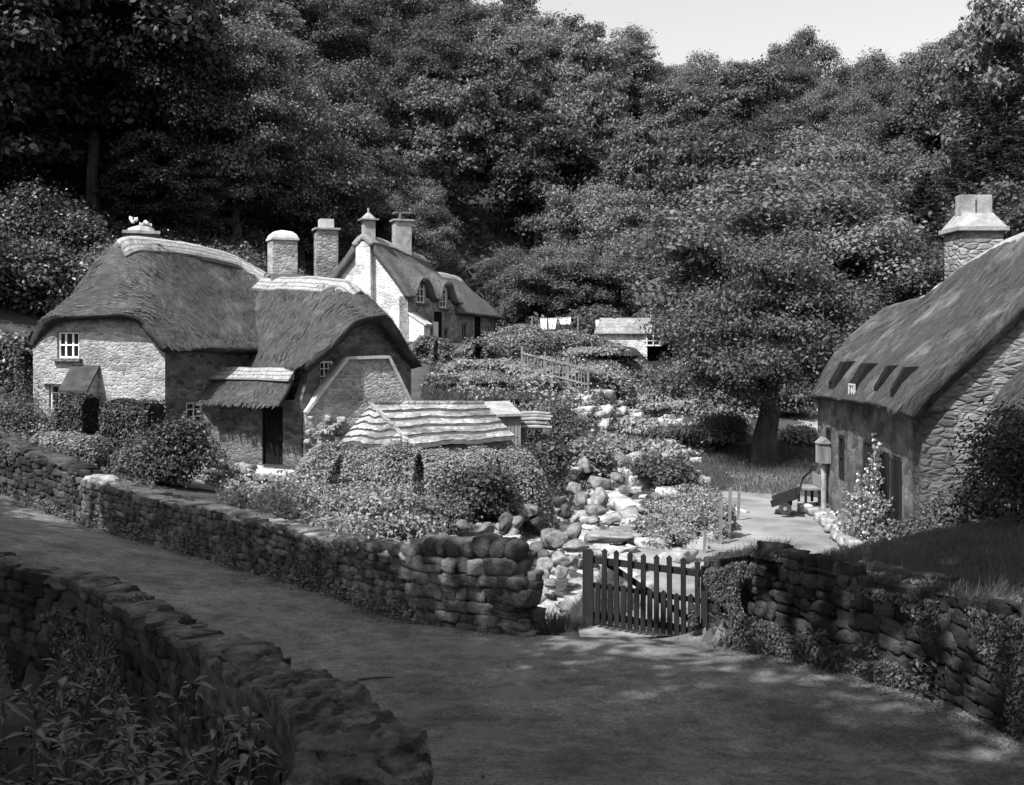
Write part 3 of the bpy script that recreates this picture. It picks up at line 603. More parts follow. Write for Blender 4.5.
        fs += [(b0 + 4 * k, b0 + 4 * k + 1, b0 + 4 * k + 2, b0 + 4 * k + 3) for k in range(straws)]
        ub = np.repeat(np.stack([U[ii], Vv[jj]], 1) + rs.normal(size=(straws, 2)) * 2, 4, axis=0); uvs = np.concatenate([uvs, ub])
    if slots is not None:
        verts = verts[nv0:]; fs = [tuple(x - nv0 for x in f) for f in fs if min(f) >= nv0]; uvs = uvs[nv0:]; parent = base_o; name = 'loose_straw'
    me.from_pydata(verts, [], [tuple(int(x) for x in f) for f in fs]); ul = me.uv_layers.new(name='UVMap'); li_ = np.zeros(len(me.loops), dtype=np.int32); me.loops.foreach_get('vertex_index', li_)
    ul.data.foreach_set('uv', uvs[li_].astype(np.float32).ravel()); me.polygons.foreach_set('use_smooth', np.ones(len(me.polygons), dtype=bool)); me.update()
    ro = link_mesh(name, me, mat, parent)
    return base_o if slots is not None else ro
def ridge_cap(name, path, side, drop, mat, parent, up=.06, n=16, wob=.02):
    """a raised saddle of straw laid over a ridge; side = horizontal half-width vector(s)"""
    secs = []
    for i, p in enumerate(path):
        s = side[i] if isinstance(side, list) else side; p = Vector(p); s = Vector(s)
        secs.append([p - s - Vector((0, 0, drop)), p - s * .5 - Vector((0, 0, drop * .45)), p + Vector((0, 0, .03)), p + s * .5 - Vector((0, 0, drop * .45)), p + s - Vector((0, 0, drop))])
    return loft(name, secs, n, 8, up, .08, mat, parent, .015 + wob, inset=.02)
def window(parent, c, dirv, wd, ht, cols, rows, name='window', bar=.035, frame=.06, depth=.1, mat='white', sill=None, nrm=None, label=None):
    """casement in a wall: frame with glazing bars, panes behind, optional sill; c = centre on the wall face, nrm = outward"""
    d = Vector(dirv).normalized(); n = Vector(nrm).normalized(); c = Vector(c); u = Vector((0, 0, 1)); mb = MB(); o = c - n * depth
    for s in (-1, 1):
        mb.beam(o + d * s * (wd / 2 - frame / 2) - u * ht / 2, o + d * s * (wd / 2 - frame / 2) + u * ht / 2, frame, .06, d.cross(u))
        mb.beam(o - d * (wd / 2 - frame) + u * s * (ht / 2 - frame / 2), o + d * (wd / 2 - frame) + u * s * (ht / 2 - frame / 2), .06, frame)
    for i in range(1, cols): x = -wd / 2 + wd * i / cols; mb.beam(o + d * x - u * (ht / 2 - frame), o + d * x + u * (ht / 2 - frame), bar, .04, d.cross(u))
    for j in range(1, rows): z = -ht / 2 + ht * j / rows; mb.beam(o - d * (wd / 2 - frame) + u * z + n * .004, o + d * (wd / 2 - frame) + u * z + n * .004, .035, bar * .8)
    w_ = mb.build(name, M[mat], parent)
    if label: w_['label'] = label
    g = MB(); g.prism([o - n * .03 + d * sx * wd * .49 + u * sz * ht * .49 for sx, sz in ((-1, -1), (1, -1), (1, 1), (-1, 1))], -n * .02); g.build('pane', M['glass'], w_)
    if sill:
        s_ = MB(); s_.beam(c + n * .04 - u * (ht / 2 + .05) - d * (wd / 2 + .12), c + n * .04 - u * (ht / 2 + .05) + d * (wd / 2 + .12), .22, .09); s_.build('sill', M[sill], w_)
    return w_
def hole(mb, c, d, n, wd, ht, depth=.9):
    d = Vector(d).normalized(); n = Vector(n).normalized(); u = Vector((0, 0, 1)); c = Vector(c)
    mb.prism([c + n * .3 + d * sx * wd / 2 + u * sz * ht / 2 for sx, sz in ((-1, -1), (1, -1), (1, 1), (-1, 1))], -n * (depth + .3))
def door(parent, c, dirv, nrm, wd, ht, mat='door', name='door', boards=5, dep=.12):
    """boarded door; c = centre of its foot"""
    d = Vector(dirv).normalized(); n = Vector(nrm).normalized(); c = Vector(c); u = Vector((0, 0, 1)); mb = MB()
    for i in range(boards):
        x = -wd / 2 + wd * (i + .5) / boards; mb.beam(c - n * dep + d * x, c - n * dep + d * x + u * ht, wd / boards * .94, .04, n)
    o = mb.build(name, M[mat], parent); h = MB(); h.box(c - n * (dep - .035) + d * wd * .36 + u * ht * .5, .05, .05, .12); h.build('handle', M['iron'], o)
    f = MB()
    for s in (-1, 1): f.beam(c + d * s * (wd / 2 + .04) - n * dep * .5, c + d * s * (wd / 2 + .04) - n * dep * .5 + u * ht, .07, .1, n)
    f.beam(c - d * (wd / 2 + .08) + u * (ht + .04) - n * .06, c + d * (wd / 2 + .08) + u * (ht + .04) - n * .06, .1, .08); f.build('door_frame', M['wood_dark'], o); return o
def on_plane(px, py, p0, n):
    """point of a vertical plane seen at a pixel"""
    r = Vector(((px - 512) / F, 1, (H0 - py) / F)); n = Vector(n); return r * (Vector(p0).dot(n) / r.dot(n))
def xy(p, z): return Vector((p[0], p[1], z))
def chimney(name, parent, c, wx, wy, z0, z1, rz, mat, capmat, cap='slab'):
    mb = MB(); mb.box((c[0], c[1], (z0 + z1) / 2), wx, wy, z1 - z0, rz); ch = mb.build(name, M[mat], parent)
    b = MB()
    if cap == 'slab': b.box((c[0], c[1], z1 + .05), wx + .22, wy + .22, .1, rz)
    if cap == 'dome':
        b.box((c[0], c[1], z1 + .03), wx + .1, wy + .1, .08, rz); Mz = Matrix.Rotation(rz, 3, 'Z'); C0 = Vector((c[0], c[1], z1 + .07)); r1 = []; 
        levels = [(1.0, 0), (.9, .12), (.62, .24), (.1, .30)]; base = len(b.v)
        for k, z in levels:
            for sx, sy in ((-1, -1), (1, -1), (1, 1), (-1, 1)): b.v.append(tuple(C0 + Mz @ Vector((sx * k * (wx / 2 + .03), sy * k * (wy / 2 + .03), z))))
        for l in range(3):
            for k in range(4): a0 = base + l * 4 + k; a1 = base + l * 4 + (k + 1) % 4; b.f.append((a0, a1, a1 + 4, a0 + 4))
        b.f.append(tuple(base + 12 + k for k in range(4)))
    b.build('cap', M[capmat], ch); return ch

# ================================================================== LEFT COTTAGE
Z0 = -4.3
A_ = Vector((-15.28, 33.5, 0)); B_ = Vector((-10.74, 32.5, 0)); C_ = Vector((-8.7, 34.75, 0))
G1 = Vector((-6.37, 32.7, 0)); G2 = Vector((-3.43, 35.7, 0)); E_ = Vector((-9.4, 35.4, 0))
cot = thing('thatched_cottage', (-10.5, 35, -3.95), 'stone cottage with deep two-part thatch, pale straw ridge and square domed chimney', 'cottage')
def wallpoly(mb, a, b, zs, th=.5, z0=Z0):
    """vertical slab from a to b; zs = [(t, z_top)...] along it; thickness goes inwards (left of a->b)"""
    d = (b - a); n = Vector((-d.y, d.x, 0)).normalized()
    poly = [xy(a, z0), xy(b, z0)] + [xy(a + d * t, z) for t, z in zs[::-1]]
    mb.prism(poly, n * th)
    return d.normalized(), -n
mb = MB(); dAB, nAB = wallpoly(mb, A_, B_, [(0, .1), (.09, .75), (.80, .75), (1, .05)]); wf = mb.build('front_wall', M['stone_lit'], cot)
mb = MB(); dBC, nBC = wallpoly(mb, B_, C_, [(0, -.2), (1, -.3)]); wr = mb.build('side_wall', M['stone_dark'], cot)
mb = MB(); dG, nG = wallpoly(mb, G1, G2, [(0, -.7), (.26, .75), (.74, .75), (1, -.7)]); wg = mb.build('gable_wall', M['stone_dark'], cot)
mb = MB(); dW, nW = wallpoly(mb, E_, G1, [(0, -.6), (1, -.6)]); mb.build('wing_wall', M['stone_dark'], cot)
mb = MB(); wallpoly(mb, G2, Vector((-7.5, 40, 0)), [(0, -.6), (1, -.6)]); wallpoly(mb, Vector((-7.5, 40, 0)), Vector((-13.0, 40.5, 0)), [(0, -.4), (1, -.3)]); wallpoly(mb, Vector((-13.0, 40.5, 0)), A_ + Vector((.05, .05, 0)), [(0, -.2), (1, -.1)]); mb.build('rear_wall', M['stone_dark'], cot)
# windows of the lit front
cuts = MB(); c1 = on_plane(68, 345, A_, nAB); hole(cuts, c1, dAB, nAB, .78, .86, .3); c2 = on_plane(57.5, 401, A_, nAB); hole(cuts, c2, dAB, nAB, .62, 1.05, .3); cut(wf, cuts)
window(cot, c1, dAB, .76, .84, 3, 2, sill='stone_dark', nrm=nAB, bar=.06); window(cot, c2, dAB, .6, 1.03, 2, 4, nrm=nAB, bar=.03)
mb = MB(); l0 = on_plane(57.5, 382, A_, nAB); mb.beam(l0 - dAB * .5 + nAB * .03, l0 + dAB * .5 + nAB * .03, .2, .12); mb.build('lintel', M['stone_lit'], cot)
# window in the shaded side wall
cuts = MB(); c3 = on_plane(195, 413, B_, nBC); hole(cuts, c3, dBC, nBC, .62, .72, .3); cut(wr, cuts); window(cot, c3, dBC, .6, .7, 2, 3, nrm=nBC, bar=.035, sill='coping_pale')
# double casement on the gable
cuts = MB(); c4 = on_plane(325, 372.5, G1, nG); hole(cuts, c4, dG, nG, .66, .74, .3); cut(wg, cuts); window(cot, c4, dG, .64, .72, 4, 3, nrm=nG, bar=.04, depth=.06)
# small slab-roofed buttress against the lit front
mb = MB(); p = on_plane(84, 425, A_, nAB); a = xy(p, Z0) - dAB * .35; pr = [a, a + nAB * .55, a + nAB * .55 + Vector((0, 0, 2.75)), a + Vector((0, 0, 3.35))]; mb.prism(pr, dAB * .85)
bt = mb.build('buttress', M['stone_lit'], cot); mb = MB(); b0 = a + nAB * .68 + Vector((0, 0, 2.66)) - dAB * .08; b1 = a - nAB * (-.02) + Vector((0, 0, 3.42)) - dAB * .08; mb.prism([b0, b0 + Vector((0, 0, .09)), b1 + Vector((0, 0, .09)), b1], dAB * 1.0); mb.build('slab_roof', M['slate_dark'], bt)
# main thatch
e = lambda px, py, Y: at(px, py, Y)
main_secs = [
 [e(28, 345, 33.5), e(37, 332, 33.3), e(50, 321, 33.0), e(92, 319, 32.6), e(134, 319, 32.2), e(151, 334, 32.0), e(165, 350, 31.9)],
 [(-15.1, 34.2, -.15), (-14.55, 34.0, .75), (-13.87, 33.8, 1.45), (-12.9, 33.7, 1.95), (-11.8, 33.2, 1.45), (-10.9, 32.85, .6), (-10.0, 32.65, -.36)],
 [(-15.2, 35.5, -.15), (-14.35, 35.1, 1.3), (-13.3, 34.8, 2.75), (-12.6, 34.8, 3.15), (-11.75, 34.3, 2.35), (-10.6, 33.8, 1.0), (-9.38, 33.3, -.40)],
 [(-14, 37.9, -.2), (-13.2, 37.5, 1.1), (-12.3, 37.1, 2.4), (-11.5, 36.6, 3.1), (-10.8, 36.0, 2.25), (-9.8, 35.2, .9), (-8.75, 34.1, -.45)],
 [(-13, 40.0, -.2), (-12.2, 39.5, 1.1), (-11.4, 39, 2.3), (-10.5, 38.5, 2.9), (-9.9, 37.8, 2.1), (-9.0, 36.7, .9), (-8.1, 35.3, -.5)],
 [(-10.8, 41.4, -.2), (-10.3, 40.6, .7), (-9.7, 39.6, 1.5), (-9.0, 38.4, 2.15), (-8.6, 37.6, 1.4), (-8.2, 37.0, .5), (-7.8, 36.4, -.6)]]
rf = loft('thatch_roof', main_secs, 60, 48, .16, .18, M['thatch'], cot, .075, straws=9000, straw_len=.3, seed=1, sw=.015)
sv = Vector((.42, -.26, 0)); ridge_cap('straw_ridge', [(-12.85, 34.35, 3.0), (-12.6, 34.8, 3.2), (-11.5, 36.6, 3.17), (-10.5, 38.4, 2.98), (-9.75, 38.5, 2.65), (-9.05, 38.2, 2.25)], [sv * .7, sv, sv, sv, Vector((.4, -.36, 0)), Vector((.3, -.45, 0))], .42, M['straw'], rf, .22, 30)
# wing thatch
g = lambda *a: Vector(a)
wing_secs = [
 [(-9.45, 35.35, -1.05), (-9.25, 36.1, .05), (-9.05, 37.0, 1.05), (-8.8, 37.95, 2.0), (-8.2, 38.6, 1.1), (-7.6, 39.3, .1), (-7.0, 40, -1)],
 [(-7.95, 33.8, -1.0), (-7.65, 34.6, .1), (-7.35, 35.5, 1.1), (-7.0, 36.35, 1.9), (-6.4, 37.1, 1.0), (-5.8, 37.8, .05), (-5.2, 38.4, -1)],
 [(-6.75, 32.65, -.98), (-6.35, 33.4, .1), (-5.95, 34.1, 1.0), (-5.45, 34.85, 1.68), (-4.75, 35.5, 1.0), (-4.1, 36.1, .1), (-3.5, 36.75, -.98)],
 [e(303, 370, 31.9), e(333, 348, 32.5), e(356, 325, 33.2), e(372, 321, 33.6), e(386, 322, 34.1), e(401, 345, 34.9), e(418, 369, 35.8)]]
rf2 = loft('wing_thatch', wing_secs, 40, 44, .15, .17, M['thatch'], cot, .075, straws=7000, straw_len=.3, seed=2, sw=.015)
sv = Vector((.36, .36, 0)); ridge_cap('straw_ridge', [(-8.9, 38.0, 2.08), (-8.2, 37.5, 2.03), (-7.0, 36.35, 1.97), (-5.9, 35.3, 1.84), (-5.35, 34.75, 1.70), (-5.05, 34.45, 1.42)], [sv, sv, sv, sv, sv * .9, sv * .6], .40, M['straw'], rf2, .2, 24)
# lean-to under the wing eave
P1 = Vector((-9.85, 33.45, 0)); P2 = Vector((-6.5, 32.45, 0)); mb = MB(); dL, nL = wallpoly(mb, P1, P2, [(0, -2.0), (1, -1.85)], .4); wl_ = mb.build('lean_to_wall', M['stone_dark'], cot)
dc = on_plane(272.5, 467, P1, nL); cuts = MB(); hole(cuts, dc + Vector((0, 0, .92)), dL, nL, .72, 1.95, .3); cut(wl_, cuts); door(cot, dc + Vector((0, 0, -.05)), dL, nL, .66, 1.9)
mb = MB(); wallpoly(mb, P2, G1 + Vector((.02, .05, 0)), [(0, -1.85), (1, -1.2)], .3); mb.build('lean_to_cheek', M['stone_dark'], cot)
lean = [[(-9.75, 34.6, -.98), (-9.72, 33.9, -1.45), (-9.75, 32.85, -2.05)], [(-8.3, 33.9, -.98), (-8.45, 33.2, -1.45), (-8.6, 32.4, -2.04)], [(-6.65, 32.75, -1.0), (-6.75, 32.3, -1.45), (-6.95, 31.65, -2.03)]]
rf3 = loft('lean_to_thatch', lean, 20, 16, .14, .12, M['thatch'], cot, .03, straws=1800, straw_len=.22, seed=3, sw=.015)
top = [[(-9.72, 34.35, -1.05), (-9.71, 34.0, -1.27), (-9.7, 33.72, -1.45)], [(-8.3, 33.75, -1.04), (-8.38, 33.5, -1.25), (-8.45, 33.25, -1.42)], [(-6.6, 32.75, -1.03), (-6.7, 32.5, -1.24), (-6.78, 32.3, -1.43)]]
loft('straw_ridge', top, 20, 8, .23, .02, M['straw'], rf3, .02)
# bread oven: sloping-shouldered stack against the gable, stone coping along its slopes
nO = Vector((.5, -.866, 0)); pO = G1 + nG * .28; ol = [(306, 468), (306, 413), (348, 358), (389, 357), (411, 402), (411, 468)]; pts = [on_plane(a, b, pO, nO) for a, b in ol]
pts[0].z = Z0; pts[-1].z = Z0; mb = MB(); mb.prism(pts, -nG * .95); ov = mb.build('bread_oven', M['stone_lit'], cot)
mb = MB()
for i in range(1, 4): mb.beam(pts[i] + nG * .04 - nG * .1, pts[i + 1] + nG * .04 - nG * .1, .30, .09, Vector((0, 0, 1)))
mb.build('coping', M['coping_pale'], ov)
rk = Rocks(77)
for k in range(28):
    q_ = on_plane(rnd.uniform(306, 345), rnd.uniform(418, 466), G1 + nG * (.32 + rnd.random() * .2), nO); rk.add(tuple(q_), (1, 0, 0), (0, 1, 0), (0, 0, 1), rnd.uniform(.07, .13), .12, rnd.uniform(.05, .09))
tag(rk.build('footing_stones', M['coping'], ov), kind='stuff')
# chimneys
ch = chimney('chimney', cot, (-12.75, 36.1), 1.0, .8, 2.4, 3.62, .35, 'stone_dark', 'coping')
mb = MB(); mb.tube([(-12.75, 36.1, 3.72), (-12.75, 36.1, 3.84), (-12.75, 36.1, 3.94)], [.5, .4, .12], 9); mb.build('cap', M['coping'], ch)
for k in range(9):
    cp_ = Rocks(5 + k); cp_.add((-12.75 + R.uniform(-.35, .35), 36.1 + R.uniform(-.2, .2), 3.92 + R.rand() * .28), (1, 0, 0), (0, 1, 0), (0, 0, 1), .05, .04, .05, .25); cp_.build('cap_weed', M['petal'], ch)
ch = chimney('chimney', cot, (-8.35, 38.2), .9, .82, 1.6, 3.62, .45, 'stone_lit', 'coping_pale', 'dome')
mb = MB(); mb.box((-8.35, 38.2, 2.33), 1.2, 1.1, .09, .45); mb.box((-8.3, 38.05, 2.0), 1.05, 1.0, .6, .45); mb.build('drip_course', M['straw'], ch)

# ================================================================== SLATE SHED in front of the gable
shed = thing('slate_shed', (-2.6, 27, -4), 'low shed with hipped roof of wavy cemented slate courses behind the thick hedge', 'shed')
sA = at(371, 404, 29.2); sB = at(484, 404, 30.2); sC = at(515, 438, 27.9); sD = at(412, 446, 26.9); sE = at(340, 444, 28.3)
def courses(mb, jb, tl, tr, br, bl, n, amp=.05, m=40):
    """overlapping wavy slate strips between a top and a bottom edge"""
    tl, tr, br, bl = map(Vector, (tl, tr, br, bl)); nn = (tr - tl).cross(bl - tl)
    if nn.length < 1e-4: nn = (br - tl).cross(bl - tl)
    nn.normalize(); nn = nn if nn.z > 0 else -nn; ph = rnd.random() * 6
    def pt(u, v, w_=0): 
        a = tl.lerp(tr, u); b = bl.lerp(br, u); return a.lerp(b, v) + (b - a).normalized() * (amp * math.sin(u * 9 + ph + v * 1.3) + amp * .5 * math.sin(u * 17 + v * 9 + ph * v * 3) + amp * .25 * math.sin(u * 61 + v * 31)) * w_
    for k in range(n):
        v0, v1 = k / n, (k + 1) / n; base = len(mb.v); jbase = len(jb.v)
        for i in range(m + 1):
            u = i / m; w0 = 0 if k == 0 else 1; w1 = 1
            mb.v += [tuple(pt(u, max(v0 - .03, 0), w0) + nn * .012), tuple(pt(u, v1, w1) + nn * .075), tuple(pt(u, v1, w1) + nn * .0)]
            jb.v += [tuple(pt(u, v1, w1) + nn * .05), tuple(pt(u, v1 + .06, w1) + nn * .018)]
        for i in range(m):
            a = base + i * 3; mb.f += [(a, a + 3, a + 4, a + 1), (a + 1, a + 4, a + 5, a + 2)]; j_ = jbase + i * 2; jb.f.append((j_, j_ + 2, j_ + 3, j_ + 1))
mb = MB(); jb = MB(); courses(mb, jb, sA, sB, sC, sD, 5); courses(mb, jb, sA, sA + Vector((.02, 0, 0)), sD, sE, 6)
r_ = mb.build('slate_roof', M['slate'], shed); jb.build('course_joint', M['slate_dark'], r_)
mb = MB(); mb.beam(sA + Vector((-.03, 0, .05)), sD + Vector((0, 0, .04)), .12, .05); mb.beam(sA + Vector((0, 0, .05)), sB + Vector((0, 0, .05)), .2, .07); mb.build('hip_mortar', M['slate'], r_)
mb = MB(); back = Vector((.2, 3.0, 0))
fl = [xy(sE, Z0 - .2) + Vector((.25, .1, 0)), xy(sD, Z0 - .2) + Vector((.02, .25, 0)), xy(sC, Z0 - .2) + Vector((-.3, .2, 0)), xy(sC, Z0 - .2) + Vector((-.6, 3.2, 0)), xy(sE, Z0 - .2) + Vector((.6, 2.0, 0))]
hts = [sE.z - .1, sD.z - .1, sC.z - .1, sC.z - .1, sE.z - .1]; n = 5; vs = fl + [xy(p, h) for p, h in zip(fl, hts)]
mb.add(vs, [(i, (i + 1) % n, (i + 1) % n + n, i + n) for i in range(n)] + [tuple(range(n, 2 * n))]); mb.build('shed_wall', M['stone_lit'], shed)
mb = MB(); mb.prism([sB, sC, sC + Vector((-.4, 3.4, .1))], Vector((-.05, 0, -.04))); mb.prism([sA, sB, sC + Vector((-.4, 3.4, .1)), sE + Vector((.5, 2.6, .1))], Vector((0, 0, -.04))); mb.build('rear_slope', M['slate_grey'], shed)
# little lean-to with boarded side and split-slab roof behind the slate shed
ls = thing('log_store', (-.6, 30.5, -3.7), 'small boarded fuel store with pale slab roof tucked behind the slate shed', 'store')
q1, q2, q3, q4 = at(478, 404, 31.5), at(509, 403, 31.6), at(522, 416, 30.4), at(492, 417, 30.2); mb = MB(); mb.prism([q1, q2, q3, q4], (0, 0, .07)); mb.build('roof', M['coping'], ls)
mb = MB()
for i in range(8): p = q4.lerp(q3, (i + .5) / 8.6) + Vector((.03, .15, 0)); mb.beam(xy(p, tz(p.x, p.y) - .1), xy(p, q4.z), .095, .03, Vector((0, 1, 0)))
for i in range(8): p = q3.lerp(q2, (i + .5) / 8.6) + Vector((-.1, .1, 0)); mb.beam(xy(p, tz(p.x, p.y) - .1), xy(p, p.z), .13, .03, Vector((1, 0, 0)))
mb.build('boarding', M['wood'], ls)
for i, (y, x0, x1, Yd) in enumerate([(413, 521, 550, 32.0), (416, 519, 553, 31.6), (419.5, 517, 551, 31.3), (423, 519, 547, 31.1), (427, 520, 552, 30.9)]):
    a, b = at(x0, y, Yd), at(x1, y + rnd.uniform(-1, 1), Yd - .2); gz = tz(a.x, a.y); mb = MB(); mb.tube([a, a.lerp(b, .5) + Vector((0, 0, .02)), b], [.045, .055, .04], 7)
    nm = ['topmost', 'second from the top', 'middle', 'fourth from the top', 'lowest']
    o = mb.build('log', M['wood_pale' if i % 2 == 0 else 'wood'], origin=a); tag(o, f'{nm[i]} pale pole in the stack beside the boarded fuel store', 'log', 'poles stacked by the fuel store')
st = MB(); a, b = at(523, 434, 31.2), at(546, 434, 31.2)
st.box(xy(a, (tz(a.x, a.y) + a.z) / 2 + .1), .2, .5, abs(a.z - tz(a.x, a.y)) + .4); st.box(xy(b, (tz(b.x, b.y) + b.z) / 2 + .1), .2, .5, abs(b.z - tz(b.x, b.y)) + .4)
tag(st.build('stone_support', M['drystone'], origin=a), 'pair of low stone bearers under the stacked poles', 'bearer')

# ================================================================== FAR COTTAGE
far = thing('thatched_farmhouse', (-6, 58, 0), 'limewashed gabled cottage with thatched roof, straw ridge and tall chimneys higher up the slope', 'cottage')
dF = Vector((.34, .94, 0)).normalized(); nF = Vector((.94, -.34, 0)).normalized(); K = Vector((-5.45, 55, 0)); ZF = -.6
L1, L2 = 6.4, 13.0; gw = Vector((-.94, .34, 0)) * 4.9      # gable direction
mb = MB(); pk = on_plane(361, 233, K, dF); nGf = -dF
mb.prism([xy(K + gw, ZF), xy(K, ZF), xy(K, 2.15), xy(pk, pk.z - .25), xy(K + gw, 2.15)], dF * .5); mb.build('gable_wall', M['stone_white'], far)
dpoly = []
for px, wv_ in ((443.5, .62), (421, .66)):
    p = on_plane(px, 298, K, nF); dpoly += [xy(p + dF * wv_, 2.3), xy(p + dF * wv_, 3.12), xy(p - dF * wv_, 3.12), xy(p - dF * wv_, 2.3)]
mb = MB(); mb.prism([xy(K, ZF), xy(K + dF * L2, ZF), xy(K + dF * L2, 1.55), xy(K + dF * L1, 1.6), xy(K + dF * L1, 2.35)] + dpoly + [xy(K, 2.3)], -nF * .5); lw = mb.build('long_wall', M['stone_far'], far)
mb = MB(); mb.prism([xy(K + gw, ZF), xy(K + gw + dF * L2, ZF), xy(K + gw + dF * L2, 1.5), xy(K + gw, 2.1)], nF * .5)
mb.prism([xy(K + dF * L2, ZF), xy(K + gw + dF * L2, ZF), xy(K + gw + dF * L2, 1.5), xy(K + gw * .5 + dF * L2, 3.3), xy(K + dF * L2, 1.5)], -dF * .5); mb.build('rear_wall', M['stone_far'], far)
fw = [(421, 292.5, 1.0, 1.15, 2, 3, 'c'), (443.5, 298, .95, 1.15, 2, 3, 'c'), (418.5, 336, .95, 1.0, 2, 3, 'd'), (446, 336, .6, .9, 1, 2, 'd'), (464.5, 331.5, .8, 1.0, 2, 2, 'd')]
cuts = MB(); cs = []
for (px, py, w_, h_, c, r, k) in fw: p = on_plane(px, py, K, nF); cs.append(p); hole(cuts, p, dF, nF, w_ + .1, h_ + .04, .3)
d1 = on_plane(438, 345, K, nF); d2 = on_plane(477.5, 340, K, nF); hole(cuts, xy(d1, d1.z + .85), dF, nF, 1.1, 2.0, .3); hole(cuts, xy(d2, d2.z + .8), dF, nF, 1.0, 1.8, .3); cut(lw, cuts)
for p, (px, py, w_, h_, c, r, k) in zip(cs, fw): window(far, p, dF, w_, h_, c, r, nrm=nF, bar=.05, frame=.09, mat='white' if k == 'c' else 'wood', depth=.06, sill='stone_dark' if k == 'c' else None)
door(far, d1 + Vector((0, 0, -.1)), dF, nF, 1.0, 1.95); door(far, d2 + Vector((0, 0, -.1)), dF, nF, .9, 1.75)
mb = MB(); p = on_plane(431.5, 345, K, nF); mb.beam(xy(p, ZF) + nF * .25, xy(p, 1.0) + nF * .25, .22, .22, nF); mb.build('porch_post', M['white'], far)
mb = MB(); a = K + dF * .05; mb.prism([xy(a, ZF), xy(a, ZF) + nF * .9, xy(a, .75) + nF * .9, xy(a, 1.35)], dF * .75); bt = mb.build('buttress', M['stone_white'], far)
mb = MB(); mb.prism([xy(a - dF * .06, .74) + nF * 1.02, xy(a - dF * .06, .84) + nF * 1.02, xy(a - dF * .06, 1.47), xy(a - dF * .06, 1.36)], dF * .87); mb.build('coping', M['coping_pale'], bt)
# thatch: sections across the ridge; eave dips between the dormer windows
def sec(t, zr, ze, half=2.68, bulge=.18):
    m_ = K + gw * .5 + dF * t; o_ = []
    for s in (-1, -.66, -.33, 0, .33, .66, 1): z = zr + (ze - zr) * abs(s) + bulge * math.sin(math.pi * min(abs(s) * 1.0, 1)); o_.append(xy(m_ + nF * s * half, z))
    return o_
def dorm(A):
    nu = A.shape[0] - 1
    for i in range(A.shape[0]):
        t = -.35 + (L1 + .75) * i / nu
        for tc in dts:
            k = math.exp(-((t - tc) / .85) ** 4)
            for j in range(A.shape[1]):
                v = j / (A.shape[1] - 1); s = v * 2 - 1
                if s > .3: q_ = (s - .3) / .7; A[i, j, 2] += 1.05 * k * q_ ** 1.3
    return A
dts = [(cs[0] - K).dot(dF), (cs[1] - K).dot(dF)]
ze = 2.15
rfm = loft('thatch_roof', [sec(-.35, 5.35, ze), sec(1.5, 5.3, ze - .03), sec(3.4, 5.1, ze - .05), sec(5.2, 4.9, ze - .1), sec(L1 + .4, 4.75, ze - .15)], 56, 40, .16, .2, M['thatch_far'], far, .04, dorm, straws=2500, straw_len=.3, seed=4, sw=.014)
rl = [xy(K + gw * .5 + dF * t, z) for t, z in ((-.42, 5.38), (1.5, 5.33), (3.4, 5.13), (5.2, 4.93), (L1 + .45, 4.78))]; ridge_cap('straw_ridge', rl, nF * .5, .42, M['straw'], rfm, .22)
rfe = loft('low_thatch', [sec(L1 - .2, 3.95, 1.45, 2.7), sec(9.5, 3.9, 1.4, 2.7), sec(12.2, 3.8, 1.35, 2.7), sec(13.6, 2.9, 1.3, 2.7, .3)], 26, 30, .15, .2, M['thatch_far'], far, .04, straws=1200, straw_len=.3, seed=5, sw=.014)
ridge_cap('straw_ridge', [xy(K + gw * .5 + dF * t, z) for t, z in ((L1 - .3, 4.0), (9.5, 3.95), (12.0, 3.88), (12.5, 3.8))], nF * .42, .35, M['straw'], rfe, .22)
mb = MB(); pc = K + gw * .5 + dF * .25; mb.box(xy(pc, 5.75), .62, .62, 1.3, .35); ch = mb.build('chimney', M['coping'], far)
mb = MB(); mb.box(xy(pc, 6.42), .95, .95, .07, .35); mb.tube([xy(pc, 6.45), xy(pc, 6.6), xy(pc, 6.78), xy(pc, 6.8), xy(pc, 7.05)], [.42, .3, .1, .06, .05], 8); mb.build('cap', M['coping'], ch)
mb = MB(); b = pc - dF * .62; mb.prism([xy(b + nF * .5, ZF), xy(b - nF * .5, ZF), xy(b - nF * .42, 5.2), xy(b + nF * .42, 5.2)], dF * .3); mb.build('stack_breast', M['stone_white'], ch)
pc = on_plane(407, 240, K + gw * .35, nF); pc = K + gw * .5 + dF * 4.3; ch = chimney('chimney', far, pc, .95, .8, 4.5, 6.75, .35, 'coping', 'coping'); mb = MB()
for s in (-.3, 0, .3): mb.box(xy(pc + dF * s, 7.0), .1, .5, .35, .35)
mb.box(xy(pc, 7.22), .95, .8, .09, .35); mb.build('cowl', M['stone_dark'], ch)
pc = at(326, 260, 57.5); ch = chimney('chimney', far, pc, 1.15, 1.0, 0, 6.0, .35, 'stone_far', 'coping'); mb = MB(); mb.box(xy(pc, 6.35), .75, .7, .5, .35, None); mb.build('pot', M['coping_pale'], ch)

